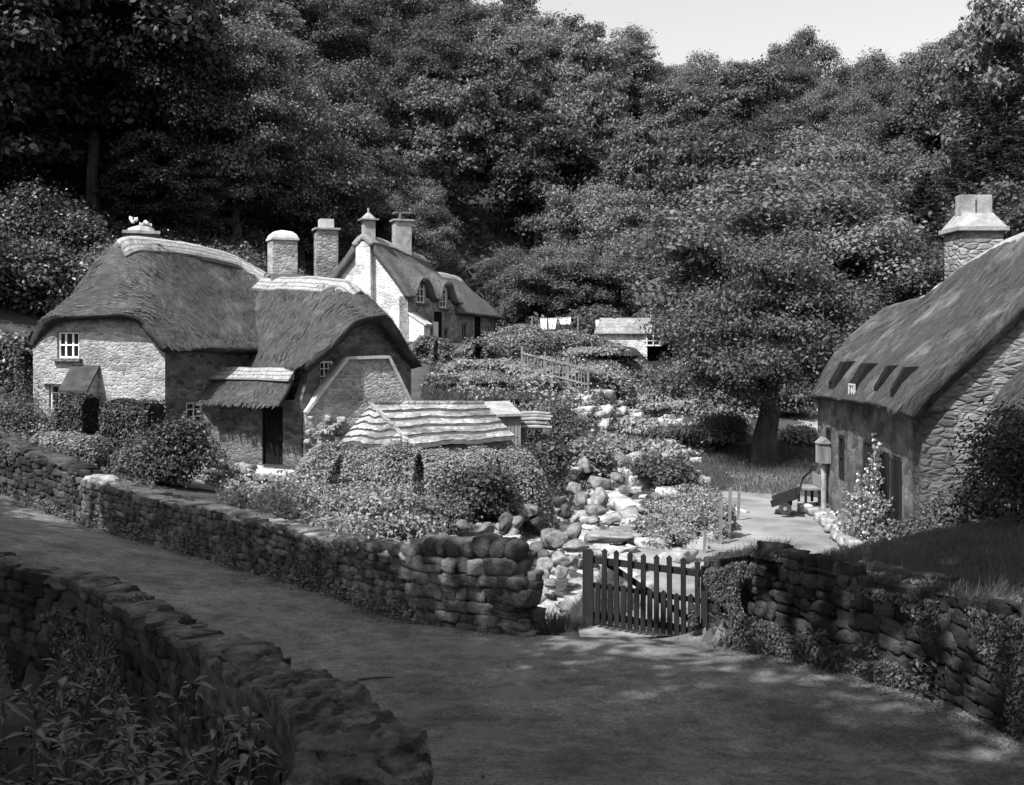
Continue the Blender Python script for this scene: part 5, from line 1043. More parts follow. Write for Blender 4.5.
# ================================================================== TREES
broad = [tree_mesh(100 + k, *a) for k, a in enumerate([(12, 4.6, 6.0, 110, 50000, .088, -.9, (.17, .30)), (13, 4.2, 6.5, 130, 30000, .135, -.9, (.17, .28)), (11, 5.0, 5.6, 100, 42000, .10, -.9, (.18, .32)), (14, 4.4, 7.0, 140, 26000, .155, -.9, (.16, .28)), (12, 4.8, 6.0, 90, 38000, .115, -.9, (.2, .34)), (12.5, 4.5, 6.2, 150, 52000, .085, -.9, (.15, .27))])]
con = [conifer_mesh(200, 17, 4.0, 38, .14, 30000), conifer_mesh(201, 19, 4.6, 42, .14, 34000)]
forest = {}
def band(px):
    for lim, s in ((150, 'above the rhododendron bank'), (330, 'above the square domed chimney'), (455, 'above the limewashed gabled cottage'), (590, 'above the washing line'), (720, 'above the slate-roofed outhouse'), (860, 'above the big dark-trunked tree'), (9999, 'above the mossy-thatched cottage')):
        if px < lim: return s
def ftree(x, y, k, sc, mt, kind, tier):
    z = tz(x, y); ms = con[k] if kind == 'con' else broad[k]
    t = put_tree(ms, (x, y, z - .2), sc, rnd.random() * 6.28, M[mt], 'conifer_tree' if kind == 'con' else 'broadleaf_tree', None, 'tree', 'trees of the wooded hillside')
    px = pix((x, y, z + 8))[0]; forest.setdefault((kind, tier, band(px), mt), []).append(t); return t
rows_ = [(67, 6.6, 'in the front row'), (74, 7.0, 'on the lowest slope'), (82, 7.4, 'on the lower slope'), (91, 7.8, 'on the middle slope'), (101, 8.2, 'on the upper slope'), (112, 8.8, 'near the hilltop'), (124, 9.2, 'just below the skyline'), (137, 9.6, 'on the skyline')]
for ri, (y, st, nm) in enumerate(rows_):
    half = y * .51 + 4; x = -half + rnd.random() * st
    while x < half:
        yy = y + rnd.uniform(-2.2, 2.2); xx = x + rnd.uniform(-1.3, 1.3); px = 512 + F * xx / yy; z = tz(xx, yy)
        x += st
        if px > 330 and px < 590 and y < 73: continue
        if px > 330 and px < 520 and y < 79: continue
        base_py = H0 - F * (z + 11) / yy
        if base_py < -170: continue                        # would stand wholly above the frame
        s = rnd.uniform(.85, 1.2); sv_ = rnd.uniform(.85, 1.12)
        if y > 130: sv_ *= rnd.uniform(.8, 1.15)
        if y > 96 and 400 < px < 545: sv_ *= 1.2
        if y > 108 and px > 790: sv_ *= 1.15
        if y > 120 and 600 < px < 740: sv_ *= 1.14
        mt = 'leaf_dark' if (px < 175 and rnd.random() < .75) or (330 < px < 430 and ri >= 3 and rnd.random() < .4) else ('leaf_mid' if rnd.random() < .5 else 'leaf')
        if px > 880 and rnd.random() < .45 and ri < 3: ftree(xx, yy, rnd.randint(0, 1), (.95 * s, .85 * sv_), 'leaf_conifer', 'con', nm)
        else: ftree(xx, yy, rnd.randint(0, 5), (s, sv_), mt, 'broad', nm)
# young trees and low growth along the foot of the wood
for (px, Y, s, v) in [(150, 57, .55, .5), (195, 60, .6, .5), (232, 63, .55, .5), (270, 66, .6, .55), (310, 70, .6, .6), (345, 72, .6, .6), (120, 62, .6, .6), (40, 58, .55, .6), (-5, 56, .6, .6), (80, 60, .6, .6), (512, 72, .55, .5), (530, 70, .5, .45), (550, 69, .6, .5), (585, 70, .5, .5), (700, 62, .55, .5), (420, 72, .6, .7), (385, 74, .6, .7), (620, 73, .55, .5), (670, 66, .5, .45), (760, 66, .6, .5), (820, 60, .6, .5), (870, 56, .6, .5), (930, 54, .6, .55), (985, 55, .6, .6)]:
    ftree((px - 512) * Y / F, Y, rnd.randint(0, 5), (s, v), 'leaf_dark' if px < 170 else rnd.choice(['leaf_mid', 'leaf']), 'young', 'at the wood edge')
# trees standing forward of the wood
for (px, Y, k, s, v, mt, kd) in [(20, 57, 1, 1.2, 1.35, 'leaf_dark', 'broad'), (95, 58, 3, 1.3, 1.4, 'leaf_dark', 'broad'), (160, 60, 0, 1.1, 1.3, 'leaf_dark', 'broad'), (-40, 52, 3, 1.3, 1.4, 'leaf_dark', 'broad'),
        (240, 62, 5, 1.0, 1.15, 'leaf', 'broad'), (300, 66, 2, .95, .9, 'leaf_mid', 'broad'), (975, 68, 1, .95, .80, 'leaf_conifer', 'con'), (1005, 74, 3, 1.1, 1.5, 'leaf', 'broad'), (955, 80, 1, 1.0, 1.3, 'leaf_mid', 'broad'), (1040, 58, 0, 1.1, .9, 'leaf_conifer', 'con'), (925, 60, 0, .9, .68, 'leaf_conifer', 'con'), (885, 64, 5, 1.1, 1.1, 'leaf_mid', 'broad'), (950, 48, 2, .8, .75, 'leaf_mid', 'broad'), (1010, 50, 4, .9, .9, 'leaf_mid', 'broad')]:
    x = (px - 512) * Y / F; ftree(x, Y, k, (s, v), mt, kd, 'standing forward of the wood')
def tadj(kind, mt):
    if kind == 'young': return {'leaf_dark': 'dark young tree', 'leaf_mid': 'dense young tree', 'leaf': 'pale young tree'}[mt]
    return 'dark conifer tree' if kind == 'con' else {'leaf_dark': 'very dark broadleaf tree', 'leaf_mid': 'dense broadleaf tree', 'leaf': 'paler broadleaf tree'}[mt]
for (kind, tier, bd, mt), lst in forest.items(): ordl(lst, tadj(kind, mt), f'{tier} {bd}', 'tree', 'trees of the wooded hillside')
# the lone big tree by the yard
bt = tree_mesh(301, 7.2, 3.7, 2.95, 150, 70000, .062, -.7, (.17, .30), .62, .50, 26); x, y = (766 - 512) * 37 / F, 37.0
put_tree(bt, (x, y, tz(x, y)), (1, 1), 1.0, M['leaf_big'], 'spreading_tree', 'big round-crowned tree with thick dark trunk shading the yard by the stream', 'tree', None, 'bark')
for (px, Y, k, s, v, lab) in [(648, 72, 0, .95, .80, 'pale-leaved tree spreading directly behind the slate-roofed outhouse'), (757, 62, 3, 1.1, .95, 'tall pale-leaved tree behind the left side of the round-crowned tree'), (770, 55, 4, 1.35, 1.05, 'broad pale-leaved tree rising directly behind the big round-crowned tree'), (850, 52, 2, 1.1, .95, 'pale-leaved tree leaning between the round-crowned tree and the mossy thatch'), (720, 54, 5, .62, .62, 'smaller tree filling the gap left of the round-crowned tree')]:
    x = (px - 512) * Y / F; put_tree(broad[k], (x, Y, tz(x, Y)), (s, v), k, M['leaf_syc'], 'sycamore_tree', lab, 'tree', 'trees behind the round-crowned tree')
# tall trees round the camera side of the lane; their crowns close over the lane and shade it
shade = [tree_mesh(320, 15, 5.2, 4.2, 60, 16000, .2), tree_mesh(321, 16, 5.6, 4.6, 60, 18000, .2)]
for i, (x, y, k, s, v, lab) in enumerate([(-10.5, 4.5, 0, 1.2, 1.0, 'tall tree outside the picture beside the near parapet'), (-4.5, -3.0, 1, 1.15, 1.0, 'tall tree outside the picture behind the lane'), (4.8, -2.5, 0, 1.1, 1.05, 'tall tree outside the picture on the bank behind the lane'),
      (8.6, 5.0, 1, .9, .95, 'tall tree outside the picture on the grassy bank'), (-14.5, 11, 1, 1.1, 1.0, 'tall tree outside the picture down beside the curving parapet'), (-9.0, -1.0, 1, 1.0, 1.12, 'slim tall tree outside the picture close behind the lane'), (-18.5, 18, 0, .62, .6, 'unseen tree beside the lane bend, sized to shade the ferny wall')]):  # last tree kept small so its shadow covers only the ferny wall
    put_tree(shade[k], (x, y, tz(x, y) - .2), (s, v), i * 1.3, M['leaf'], 'lane_tree', lab, 'tree', 'trees shading the lane')
from mathutils import Quaternion
for (x, y, dx, dy, an, k, s, v, lab) in [(7.6, 2.6, -.7, .7, 26, 0, 1.05, 1.0, 'unseen tree added on the grassy bank, tilted over the lane to shade it')]:  # unseen tree, added and tilted so its crown shades bank and wall
    t = put_tree(shade[k], (x, y, tz(x, y) - .2), (s, v), 0, M['leaf_mid'], 'lane_tree', lab, 'tree', 'trees shading the lane'); t.rotation_euler = Quaternion(Vector((-dy, dx, 0)), math.radians(an)).to_euler()

# ================================================================== SHRUBS AND HEDGES
def hpix(px, Y): return ((px - 512) * Y / F, Y)
hedge('clipped_hedge', [hpix(64, 31.2), hpix(91, 31.0)], .9, 1.4, 13000, .042, M['leaf_hedge'], 'small square-clipped dark hedge under the ground-floor window of the stone cottage', .03, seed=21, base=-3.05)
hedge('clipped_hedge', [hpix(109, 30.3), hpix(156, 30.0)], .95, 1.3, 18000, .042, M['leaf_hedge'], 'wider square-clipped dark hedge in front of the sunlit stone wall', .03, seed=22, base=-3.1)
hedge('rounded_hedge', [hpix(36, 28.9), hpix(72, 28.2), hpix(104, 27.5)], .95, .80, 8000, .045, M['leaf_bright'], 'low rounded paler hedge just behind the taller ferny wall', .08, seed=23, base=-3.35)
hedge('clipped_pillar', [hpix(20, 36), hpix(28, 36)], .8, 1.35, 1800, .05, M['leaf_hedge'], 'dark clipped bush like a pillar at the left corner of the stone cottage', .03, seed=24, base=-1.75)
x, y = hpix(174, 26.6); shrub('shrub', (x, y, tz(x, y)), (1.35, 1.1, 2.0), 16000, .045, M['leaf_hedge'], 'big dark airy bush spilling over the low wall below the shaded side wall', nl=16, seed=31)
for i, (px, Y, rx, h, lab) in enumerate([(140, 27.6, .8, 1.2, 'small dark bush between the clipped hedge and the big airy bush'), (60, 27.2, .5, .5, 'low leafy tuft at the foot of the rounded hedge'), (10, 31, 1.1, 1.4, 'loose leafy bush at the left edge behind the ferny wall'), (38, 31.5, .9, 1.0, 'flowering bush left of the small clipped hedge'), (-10, 33, 1.6, 2.2, 'tall wild bush at the very left edge beside the cottage')]):
    x, y = hpix(px, Y); shrub('shrub', (x, y, tz(x, y)), (rx, rx, h), 4500, .04, M['leaf_mid' if i != 3 else 'leaf_bright'], lab, seed=40 + i, nl=8)
# big hedge behind the roadside wall
hedge('garden_hedge', [hpix(306, 25.4), hpix(350, 24.8), hpix(420, 24.6), hpix(490, 25), hpix(545, 25.6)], 1.6, 1.45, 46000, .034, M['leaf_bright'], 'thick overgrown hedge running in front of the wavy-roofed slate shed', .07, seed=51)
sh = [(392, 20.8, .85, 1.0, 'leaf_bright', 'rounded bright bush behind the roadside wall, nearest the tall pier'), (352, 22.0, .8, .85, 'leaf_bright', 'low bright bush in the bed below the thick hedge'), (300, 23.5, .75, .7, 'leaf_bright', 'small flowering bush at the left end of the bed'), (440, 21.5, .7, 1.05, 'leaf_mid', 'dark bush filling the corner above the rocks behind the pier'),
 (262, 24.5, .7, .6, 'leaf_bright', 'low flowering tuft in front of the pale garden wall'), (480, 24, .9, 1.3, 'leaf_mid', 'dark bush overhanging the boulders behind the pier'), (520, 27.5, .9, 1.4, 'leaf_mid', 'bush at the stream end of the thick hedge'), (548, 31, .9, 1.3, 'leaf_mid', 'leafy bush leaning over the stream below the pole stack'),
 (330, 29.5, .6, .7, 'leaf_mid', 'low bush growing at the foot of the bread oven'), (418, 18.9, .5, .5, 'leaf_bright', 'tuft of weeds directly behind the wall end'), (585, 34, 1.2, 1.5, 'leaf_bright', 'bright bush on the left bank at the head of the stream'), (560, 36, 1.3, 1.5, 'leaf_mid', 'broad bush on the left bank above the pole stack'), (612, 39, 1.5, 1.7, 'leaf_bright', 'bright spreading bush at the end of the visible stream'),
 (658, 30.2, .9, 1.2, 'leaf_mid', 'dark rounded bush on the right bank in the middle of the stream bed'), (676, 31.5, .6, .8, 'leaf_mid', 'small bush attached to the right of the stream-bank bush'), (690, 39, 1.7, 1.6, 'leaf_mid', 'spreading bush left of the big tree trunk'), (722, 39.5, 1.2, 1.5, 'leaf_mid', 'bush touching the left side of the big tree trunk'), (640, 43, 1.4, 1.6, 'leaf_bright', 'bright bush on the right bank far up the stream'),
 (672, 46, 1.6, 1.5, 'leaf_bright', 'bright bush on the garden slope left of the big tree'), (702, 51, 1.6, 1.8, 'leaf_bright', 'bright bush at the bend of the upper path'), (600, 49, 1.9, 1.7, 'leaf_bright', 'wide bright bush in the middle of the terraces'), (560, 48, 1.6, 1.2, 'leaf_bright', 'low bright bush below the hurdle'), (530, 45.5, 1.5, 1.2, 'leaf_bright', 'pale bush at the left end of the hurdle'),
 (480, 44, 1.6, 1.3, 'leaf_bright', 'wide low bush above the fuel store'), (448, 43, 1.2, 1.0, 'leaf_mid', 'low dark bush on the grass right of the wing thatch'), (505, 41, 1.1, .9, 'leaf_mid', 'small dark bush just above the fuel store roof'), (612, 56, 1.7, 1.0, 'leaf_mid', 'bush in front of the left half of the outhouse'), (646, 55, 1.2, 1.5, 'leaf_mid', 'taller bush under the open window of the outhouse'), (580, 55, 1.8, 1.5, 'leaf_bright', 'bright bush left of the outhouse'),
 (790, 47, 1.6, 2.0, 'leaf_mid', 'bush behind the big tree trunk on its right side'), (800, 41, .9, .9, 'leaf_bright', 'small bush on the bank right of the trunk'), (745, 62, 2.5, 2.8, 'leaf_mid', 'large bush in the dark gap behind the round crown'), (690, 64, 2.6, 3.0, 'leaf_mid', 'large bush at the wood edge right of the outhouse'), (526, 61, 1.0, .7, 'leaf_bright', 'low bush between the farmhouse end and the washing line'), (600, 66, 2.2, 2.2, 'leaf_mid', 'bush at the wood edge behind the outhouse')]
LV = [1.0, .75, 1.45, .85, 1.2]
for i, (px, Y, rx, h, mt, lab) in enumerate(sh):
    h = h * (.52 if 38 < Y < 60 and px < 700 else 1)
    x, y = hpix(px, Y); nlv = int(5200 * rx * min(1.6, rx) * (30 / Y) ** .6) + 1800; shrub('shrub', (x, y, tz(x, y)), (rx, rx * .9, h), int(nlv / LV[i % 5] ** 1.6), LV[i % 5] * (.045 + .0011 * max(Y - 22, 0)), M[mt], lab, seed=70 + i, nl=11)
hedge('field_hedge', [hpix(405, 50.5), hpix(440, 50), hpix(475, 50), hpix(500, 51)], 1.6, 1.0, 15000, .085, M['leaf_mid'], 'dark hedge in front of the limewashed gabled cottage', .14, seed=52)
hedge('field_hedge', [hpix(500, 52), hpix(545, 54), hpix(590, 56), hpix(640, 56)], 1.4, .9, 12000, .085, M['leaf_bright'], 'bright loose hedge along the top terrace below the washing line', .12, seed=53)
hedge('terrace_hedge', [hpix(440, 46.5), hpix(500, 47.5), hpix(560, 47), hpix(640, 48.5)], 1.6, .8, 12000, .08, M['leaf_bright'], 'bright rambling hedge along the middle terrace', .13, seed=54)
# rhododendrons on the bank behind the stone cottage
rh = [(8, 44, 2.3, 3.2), (45, 45, 2.2, 3.4), (85, 46, 2.3, 3.6), (118, 49, 2.2, 3.4), (28, 50, 2.4, 4.2), (70, 51, 2.4, 3.8), (160, 50, 2.4, 4.2), (200, 52, 2.4, 3.8), (235, 54, 2.3, 3.4), (-25, 43, 2.4, 3.6), (10, 38, 1.7, 2.0), (270, 57, 2.2, 2.4)]
pos = ['lowest at the left edge', 'second from the left', 'left of the low flat chimney', 'touching the low flat chimney', 'tall one at the back left', 'at the back above the thatch hip', 'directly behind the low flat chimney', 'behind the main straw ridge', 'behind the sloping end of the straw ridge', 'cut by the left edge', 'small one just above the clipped pillar', 'behind the square domed chimney']
for i, (px, Y, rx, h) in enumerate(rh):
    x, y = hpix(px, Y); shrub('rhododendron', (x, y, tz(x, y)), (rx, rx, h), 15000, .085, M['leaf_gloss'], f'pale glossy rhododendron on the bank, {pos[i]}', 'shrub', 'rhododendrons on the bank', nl=14, seed=120 + i)
# yard side: flower bed, climbers and bank
fb = [(648, 23.2, .5, .5), (668, 22.2, .5, .45), (692, 23.5, .5, .6), (712, 24.5, .45, .85), (656, 26, .4, .4), (724, 23.4, .35, .8), (700, 26.5, .6, .6), (672, 25.5, .6, .5)]
fl_ = ['at its left end', 'nearest the gate', 'behind the trough', 'among the stakes', 'beside the flat rocks', 'against the tallest stake', 'at its far side', 'in its middle']
for i, (px, Y, rx, h) in enumerate(fb):
    x, y = hpix(px, Y); shrub('garden_plant', (x, y, tz(x, y)), (rx, rx, h), 2600, .035, M['leaf_bright'], f'feathery pale plant in the flower bed by the gate, {fl_[i]}', 'plant', 'plants of the flower bed', nl=8, seed=150 + i)
for i, (px, Y, rx, h, mt, lab) in enumerate([(1018, 16.8, .95, 2.3, 'leaf_mid', 'tall dark bush growing against the rough gable at the right edge'), (965, 17.6, .7, 1.0, 'leaf_mid', 'smaller bush at the foot of the rough gable'), (1035, 15.2, 1.2, 2.0, 'leaf_dark', 'dark bush cut by the right edge on the bank'), (915, 19.0, .45, .6, 'leaf_mid', 'low weed clump at the near corner of the shaded front wall')]):
    x, y = hpix(px, Y); shrub('shrub', (x, y, tz(x, y)), (rx, rx, h), int(9000 * rx), .035, M[mt], lab, seed=170 + i, nl=12)
cl = thing('climbing_plant', (7.9, 22.5, -4.4), 'white-flowered climber against the shaded front wall beside the doors', 'climber'); rs = np.random.RandomState(9); n = 3600
t_ = rs.rand(n); z = -4.4 + 1.0 * rs.rand(n) ** 1.3 + np.where(rs.rand(n) < .18, rs.rand(n) * 1.4, 0); yy = 23.2 + rs.normal(size=n) * .5 * np.clip(1.3 - (z + 4.4) * .55, .25, 1); xx = 8.18 - .12 - np.abs(rs.normal(size=n)) * .32 * np.clip(1.2 - (z + 4.4) * .6, .12, 1)
C = np.stack([xx, yy, z], 1); link_mesh('foliage', np_mesh('foliage', leaf_quads(C, rs.normal(size=(n, 3)) + np.array([-1, -.6, .6]), .042, .6, rs), qfaces(n)), M['leaf_bright'], cl)
k = rs.rand(n) < .035; link_mesh('blossom', np_mesh('blossom', leaf_quads(C[k] + np.array([-.06, -.05, .02]), rs.normal(size=(k.sum(), 3)) * .3 + np.array([-1, -1, .6]), .03, .9, rs), qfaces(int(k.sum()))), M['petal'], cl)
mb = MB(); mb.tube([(8.0, 23.2, -4.5), (8.08, 23.3, -3.6), (8.1, 23.1, -2.8)], [.03, .02, .01], 5); mb.build('stem', M['bark'], cl)

# ground cover and grass
scatter('bed_plants', [hpix(228, 25.5), hpix(300, 26.5), hpix(420, 23.2), hpix(450, 20), (-1.5, 17.3), (-3, 18.9), (-5.2, 21.3), (-6.6, 23)], 16000, .045, M['leaf_bright'], (0, .55), seed=5, clump=.8, label='mixed low flowers and weeds in the bed behind the roadside wall')
scatter('terrace_plants', [hpix(420, 43), hpix(560, 36), hpix(680, 34), hpix(760, 46), hpix(700, 58), hpix(560, 62), hpix(500, 64), hpix(440, 50)], 60000, .07, M['leaf_bright'], (0, .4), seed=6, clump=.2, label='tangled low garden growth covering the terraced slope')
scatter('bank_plants', [hpix(500, 23), hpix(545, 24), hpix(585, 29), hpix(600, 36), hpix(560, 38), hpix(500, 31)], 12000, .05, M['leaf_mid'], (0, .5), seed=7, clump=.8, label='dark weeds along the left bank of the stream')
scatter('yard_weeds', [hpix(662, 24), hpix(662, 30), hpix(672, 35), hpix(710, 31), hpix(735, 26), hpix(728, 22.5), hpix(655, 22.5)], 11000, .035, M['leaf_bright'], (0, .3), seed=8, clump=.7, label='fine weeds between the stream and the yard')
scatter('cottage_weeds', [(-20, 30.5), (-16, 36), (-15.5, 32), (-11, 30.8), (-9, 27.5), (-8.5, 24), (-10, 25.5), (-13, 27.8)], 16000, .045, M['leaf_mid'], (0, .35), seed=10, clump=.5, label='weeds and low plants below the sunlit cottage wall')
scatter('wood_floor', [(-60, 68), (60, 68), (75, 140), (-75, 140)], 90000, .26, M['leaf_mid'], (0, 1.6), seed=11, label='dark undergrowth beneath the trees of the wooded hillside')
scatter('hillside_ferns', [(-34, 40), (-13, 46), (-9, 58), (-14, 66), (-34, 64)], 75000, .10, M['leaf_mid'], (0, 1.1), seed=12, label='ferny growth on the bank behind the stone cottage')
scatter('wood_edge', [(1.5, 62), (8, 63), (16, 52), (28, 52), (30, 72), (-8, 74), (-8, 70), (.5, 70)], 30000, .13, M['leaf_mid'], (0, .9), seed=13, clump=.7, label='weeds along the foot of the wood')
grass('bank_grass', [(3.0, 15.1), (3.5, 13.9), (4.3, 12.7), (4.9, 11), (5.1, 9.6), (5.5, 7.2), (9, 7), (12, 12), (12, 19.5), (7.9, 20.2), (5.6, 18.3), (4.3, 16.3)], 130000, .085, .009, M['grass_dark'], 4)
grass('verge_grass', [(.35, 15.6), (1.2, 15.9), (2.1, 17.2), (1.9, 20), (1.2, 19.4), (.1, 18), (.05, 16.2)], 14000, .16, .010, M['grass'], 6, 'light tufty grass between the gate pier and the stream')
grass('terrace_grass', [hpix(420, 40), hpix(520, 38), hpix(600, 44), hpix(660, 50), hpix(620, 60), hpix(500, 64), hpix(430, 48)], 60000, .22, .035, M['grass'], 7, 'rough grass of the terraced slope')
grass('tree_grass', [hpix(700, 31), hpix(830, 30), hpix(830, 44), hpix(690, 44)], 26000, .14, .02, M['grass_dark'], 8, 'shaded grass under the big round-crowned tree')
grass('yard_grass', [(4.4, 26), (7.2, 33.4), (6.2, 34), (3.9, 29)], 7000, .10, .014, M['grass'], 9, 'thin grass along the yard edge')
# weeds at the foot of the walls
def weeds(name, path, n, spread, h, leaf, mt, seed, label):
    rs = np.random.RandomState(seed); P = np.array(path); k = rs.randint(0, len(P) - 1, n); t = rs.rand(n)[:, None]; X = P[k] * (1 - t) + P[k + 1] * t; cl_ = np.array([noise.noise(Vector((a * 1.6, b * 1.6, seed))) for a, b in X]); kk = cl_ > -.05; X = X[kk]; n = len(X); X = X + rs.normal(size=(n, 2)) * spread
    Z = terr(X[:, 0], X[:, 1]) + .02 + rs.rand(n) ** 1.7 * h; o = link_mesh(name, np_mesh(name, leaf_quads(np.column_stack([X, Z]), rs.normal(size=(n, 3)) * .7 + np.array([0, -.3, .7]), leaf, .4, rs), qfaces(n)), M[mt]); return tag(o, label, 'weeds', kind='stuff')
weeds('wall_foot_weeds', [(-13, 26.5), (-9.8, 24.1), (-7.1, 21.9), (-5.2, 20.1), (-2.8, 17.6), (-1.3, 16.1)], 14000, .13, .28, .032, 'leaf', 3, 'weeds growing along the foot of the roadside wall')
weeds('bank_foot_weeds', [(2.9, 14.8), (3.2, 13.6), (4.0, 12.3), (4.55, 10.8), (4.75, 9.5), (5.1, 7)], 6000, .10, .45, .04, 'leaf_mid', 4, 'weeds and ferns at the foot of the mossy bank wall')
# laurel thicket below the parapet
def laurel(c, n_st, h, seed, label, mt='leaf_fore'):
    rs = np.random.RandomState(seed); t = thing('laurel_bush', c, label, 'shrub', 'laurels below the parapet'); mb = MB(); C = []; Nn = []; V = []
    for s in range(n_st):
        a = rs.rand() * 6.28; r_ = rs.rand() * .7; hh = h * rs.uniform(.55, 1.05); b = Vector((math.cos(a) * r_ * .4, math.sin(a) * r_ * .4, -.3)); tp = Vector((math.cos(a) * r_, math.sin(a) * r_, hh)); md = b.lerp(tp, .6) + Vector((0, 0, .1)); mb.tube([b, md, tp], [.014, .010, .005], 4, False)
        for q_ in range(rs.randint(16, 26)):
            f = 1 - rs.rand() ** 1.8 * .75; p = md.lerp(tp, (f - .4) / .6) if f > .4 else b.lerp(md, f / .4 * .6 + .2); an = q_ * 2.4 + rs.rand(); L_ = rs.uniform(.08, .17); wd = L_ * rs.uniform(.13, .19)
            d = Vector((math.cos(an), math.sin(an), rs.uniform(-.35, .55))).normalized(); sdv = d.cross(Vector((0, 0, 1))).normalized(); up = sdv.cross(d).normalized(); dr = Vector((0, 0, -.10 * L_ * 4 * rs.rand()))
            m1 = p + d * L_ * .5; e_ = p + d * L_ + dr; V += [tuple(p + d * .012), tuple(m1 + sdv * wd + up * .012), tuple(e_), tuple(m1 - sdv * wd + up * .012), tuple(m1 - up * .002)]
    nL = len(V) // 5; V = np.array(V); fs = []
    for i in range(nL): k = i * 5; fs += [(k, k + 1, k + 4), (k + 1, k + 2, k + 4), (k + 2, k + 3, k + 4), (k + 3, k, k + 4)]
    o = bpy.data.objects.new('foliage', np_mesh('foliage', V, fs)); COL.objects.link(o); o.parent = t; o.data.materials.append(M[mt])
    me = bpy.data.meshes.new('stem'); me.from_pydata(mb.v, [], mb.f); o = bpy.data.objects.new('stem', me); COL.objects.link(o); o.parent = t; me.materials.append(M['bark'])
lp = [(50, 790, 4.2), (140, 800, 4.1), (225, 800, 4.2), (20, 735, 5.2), (105, 745, 5.2), (190, 745, 5.2), (245, 740, 5.6), (30, 690, 6.6), (120, 715, 6.4), (200, 725, 6.4)]
ln = ['lowest at the left', 'lowest left of centre', 'lowest beside the broad slabs', 'middle at the left edge', 'middle, second from the left', 'middle, third from the left', 'in the corner under the slab end', 'upper at the left edge', 'upper, second from the left', 'upper, nearest the corner']
for i, (px, py, Y) in enumerate(lp):
    p = at(px, py, Y); g_ = p.z - .9; laurel((p.x, p.y, g_), 8, 1.0, 400 + i, f'laurel with long narrow leaves in the dark hollow, {ln[i]}')
# fallen leaves and grit on the lane
rs = np.random.RandomState(88); n = 9000; X = rs.uniform(-9, 5, n); Y = rs.uniform(5, 24, n); k = in_poly(X, Y, RI); X, Y = X[k], Y[k]; n = len(X)
o = link_mesh('fallen_leaves', np_mesh('fallen_leaves', leaf_quads(np.stack([X, Y, terr(X, Y) + .035], 1), rs.normal(size=(n, 3)) * .25 + np.array([0, 0, 1.]), .009 + .012 * (rs.rand(n) < .12), .6, rs), qfaces(n)), M['leaf']); tag(o, 'scattered fallen leaves and grit on the dark lane', 'leaves', kind='stuff')
tw = MB(); p = at(377, 651, 12.5); tw.tube([(p.x - .22, p.y - .05, tz(p.x - .2, p.y) + .04), (p.x, p.y, tz(p.x, p.y) + .05), (p.x + .2, p.y + .03, tz(p.x + .2, p.y) + .04)], [.012, .014, .006], 5); tag(tw.build('twig', M['bark'], origin=p), 'short broken twig lying in the middle of the lane', 'twig')

scatter('bed_flowers', [hpix(228, 25.5), hpix(300, 26.5), hpix(420, 23.2), hpix(450, 20), (-1.5, 17.3), (-3, 18.9), (-5.2, 21.3), (-6.6, 23)], 260, .03, M['petal'], (.35, .85), seed=15, label='scattered white flower heads in the bed behind the roadside wall', cat='flowers')
scatter('terrace_flowers', [hpix(430, 43), hpix(560, 38), hpix(680, 38), hpix(700, 55), hpix(560, 60), hpix(440, 50)], 420, .045, M['petal'], (.4, .95), seed=16, label='scattered pale flower heads over the terraced garden', cat='flowers')
scatter('yard_flowers', [hpix(645, 23), hpix(650, 27), hpix(720, 26), hpix(728, 23)], 160, .022, M['petal'], (.3, .75), seed=17, label='small pale flowers in the bed by the gate', cat='flowers')
weeds('lane_litter', [(-13, 26.4), (-9.8, 24.0), (-7.1, 21.8), (-5.2, 20.0), (-2.8, 17.5), (-1.2, 15.9), (.3, 14.9)], 9000, .22, .02, .016, 'leaf', 5, 'leaf litter and grit gathered along the roadside wall')
weeds('lane_litter', [(3.0, 14.9), (3.2, 13.6), (4.0, 12.2), (4.5, 10.7), (4.7, 9.4), (5.1, 7)], 9000, .22, .02, .014, 'leaf', 6, 'leaf litter and grit gathered below the bank wall')
weeds('lane_litter', [(-13, 17.6), (-7.0, 15.0), (-5.2, 14.0), (-3.4, 11.7), (-2.1, 9.6), (-1.1, 7.3), (-.3, 5)], 9000, .2, .02, .013, 'leaf', 7, 'leaf litter along the lane side of the parapet')
# growth on the walls: ivy patches on the faces, grass and ferns along the tops
def wall_growth(name, path, n, side, thick, zlo, leaf, mt, seed, thr, label, hang=0.0):
    rs = np.random.RandomState(seed); P = np.array(path); L_ = np.hypot(*np.diff(P[:, :2], axis=0).T); k = rs.choice(len(P) - 1, n, p=L_ / L_.sum()); t = rs.rand(n); Q = P[k] * (1 - t[:, None]) + P[k + 1] * t[:, None]
    d = (P[k + 1] - P[k])[:, :2]; d /= np.linalg.norm(d, axis=1)[:, None]; nn = np.stack([d[:, 1], -d[:, 0]], 1) * side
    f = rs.rand(n) ** .8 * zlo; z = Q[:, 3] - f * (Q[:, 3] - Q[:, 2]); v = np.array([noise.noise(Vector((a * 1.1, b * 1.1, c * 1.4 + seed))) for a, b, c in zip(Q[:, 0], Q[:, 1], z)]); kk = v > thr + f * .15
    xy_ = Q[:, :2] + nn * (thick / 2 + .03 + np.abs(rs.normal(size=n)) * .05)[:, None]; top_ = f < .06; xy_ = np.where(top_[:, None], Q[:, :2] + nn * (rs.uniform(-.5, .5, n) * thick)[:, None], xy_); z = np.where(top_, Q[:, 3] + .05 + rs.rand(n) * hang, z)
    V = np.column_stack([xy_, z])[kk]; N2 = np.column_stack([nn, np.full(n, .5)])[kk] + rs.normal(size=(kk.sum(), 3)) * .5
    o = link_mesh(name, np_mesh(name, leaf_quads(V, N2, leaf, .5, rs), qfaces(len(V))), M[mt]); return tag(o, label, 'creeper', kind='stuff')
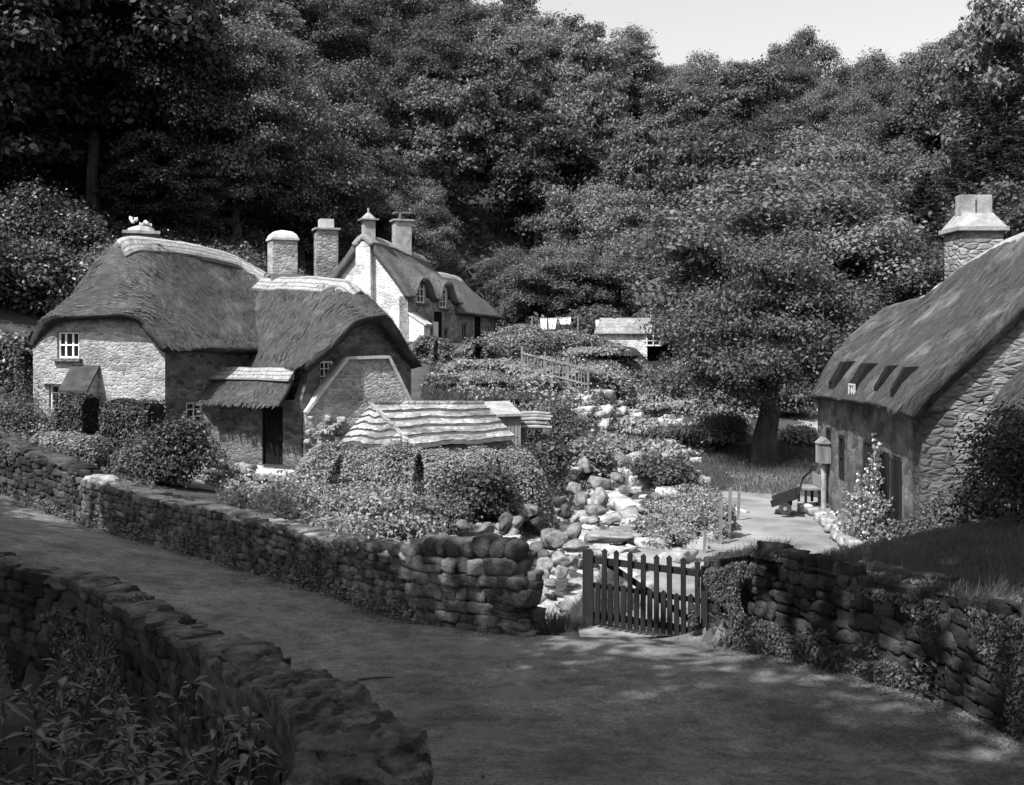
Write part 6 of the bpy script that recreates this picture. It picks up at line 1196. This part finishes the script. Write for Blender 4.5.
BW = [(2.88, 15.2, -4.4, -3.2), (3.35, 13.85, -4.15, -2.82), (4.2, 12.6, -4.0, -2.8), (4.8, 10.9, -3.8, -2.64), (4.98, 9.6, -3.7, -2.46), (5.4, 7, -3.3, -1.96)]
wall_growth('wall_creeper', BW, 90000, 1, .5, 1.0, .024, 'leaf_mid', 31, -.06, 'small-leaved creeper patches on the mossy bank wall')
wall_growth('wall_creeper', [(-22, 29.5, -3.3, -1.95), (-13.17, 27, -3.9, -2.5), (-9.9, 24.5, -4.35, -2.95)], 26000, 1, .5, 1.0, .040, 'leaf_mid', 33, -.05, 'ferns and ivy covering the taller stretch of roadside wall', .12)
wall_growth('wall_creeper', [(-24, 19.3, -6, -2.55), (-14, 17.2, -6, -2.9), (-7.2, 14.6, -6, -3.05), (-5.45, 13.75, -6, -3.15), (-3.6, 11.3, -6, -3.1), (-2.3, 9.3, -5.8, -2.8)], 40000, 1, .42, .6, .03, 'leaf_mid', 35, .10, 'dark ivy on the outer face of the thin parapet')
wall_growth('wall_creeper', [(-9.9, 24.5, -4.4, -3.15), (-7.14, 22.3, -4.5, -3.4), (-5.2, 20.5, -4.45, -3.38), (-2.83, 18, -4.4, -3.45), (-1.5, 16.6, -4.4, -3.3)], 12000, 1, .5, 1.0, .028, 'leaf_mid', 37, .28, 'sparse ivy on the low roadside wall')
def top_grass(name, path, n, h, wdt, mt, seed, label, off=0.0, side=-1):
    rs = np.random.RandomState(seed); P = np.array(path); L_ = np.hypot(*np.diff(P[:, :2], axis=0).T); k = rs.choice(len(P) - 1, n, p=L_ / L_.sum()); t = rs.rand(n); Q = P[k] * (1 - t[:, None]) + P[k + 1] * t[:, None]
    d = (P[k + 1] - P[k])[:, :2]; d /= np.linalg.norm(d, axis=1)[:, None]; nn = np.stack([d[:, 1], -d[:, 0]], 1) * side; cl_ = np.clip(.6 + 1.6 * np.array([noise.noise(Vector((a * 1.7, b * 1.7, seed))) for a, b in Q[:, :2]]), .1, 1.5)
    b = Q[:, :2] + nn * rs.uniform(-.32, .24, n)[:, None] * side * -1; z = Q[:, 3] + .0; a = rs.rand(n) * 6.28; hh = h * (.4 + .8 * rs.rand(n)) * cl_; ln = nn * (rs.rand(n) * 1.1 * hh)[:, None] + rs.normal(size=(n, 2)) * .3 * hh[:, None]; wx = np.stack([np.cos(a), np.sin(a)], 1) * wdt / 2
    tip = b + ln; zt = z + hh * (1 - 1.1 * rs.rand(n)); V = np.stack([np.column_stack([b - wx, z]), np.column_stack([b + wx, z]), np.column_stack([tip + wx * .3, zt]), np.column_stack([tip - wx * .3, zt])], 1).reshape(-1, 3)
    o = link_mesh(name, np_mesh(name, V, qfaces(n)), M[mt]); return tag(o, label, 'grass', kind='stuff')
top_grass('wall_top_grass', BW, 26000, .16, .010, 'grass_dark', 51, 'grass of the bank hanging over the top of the mossy wall')
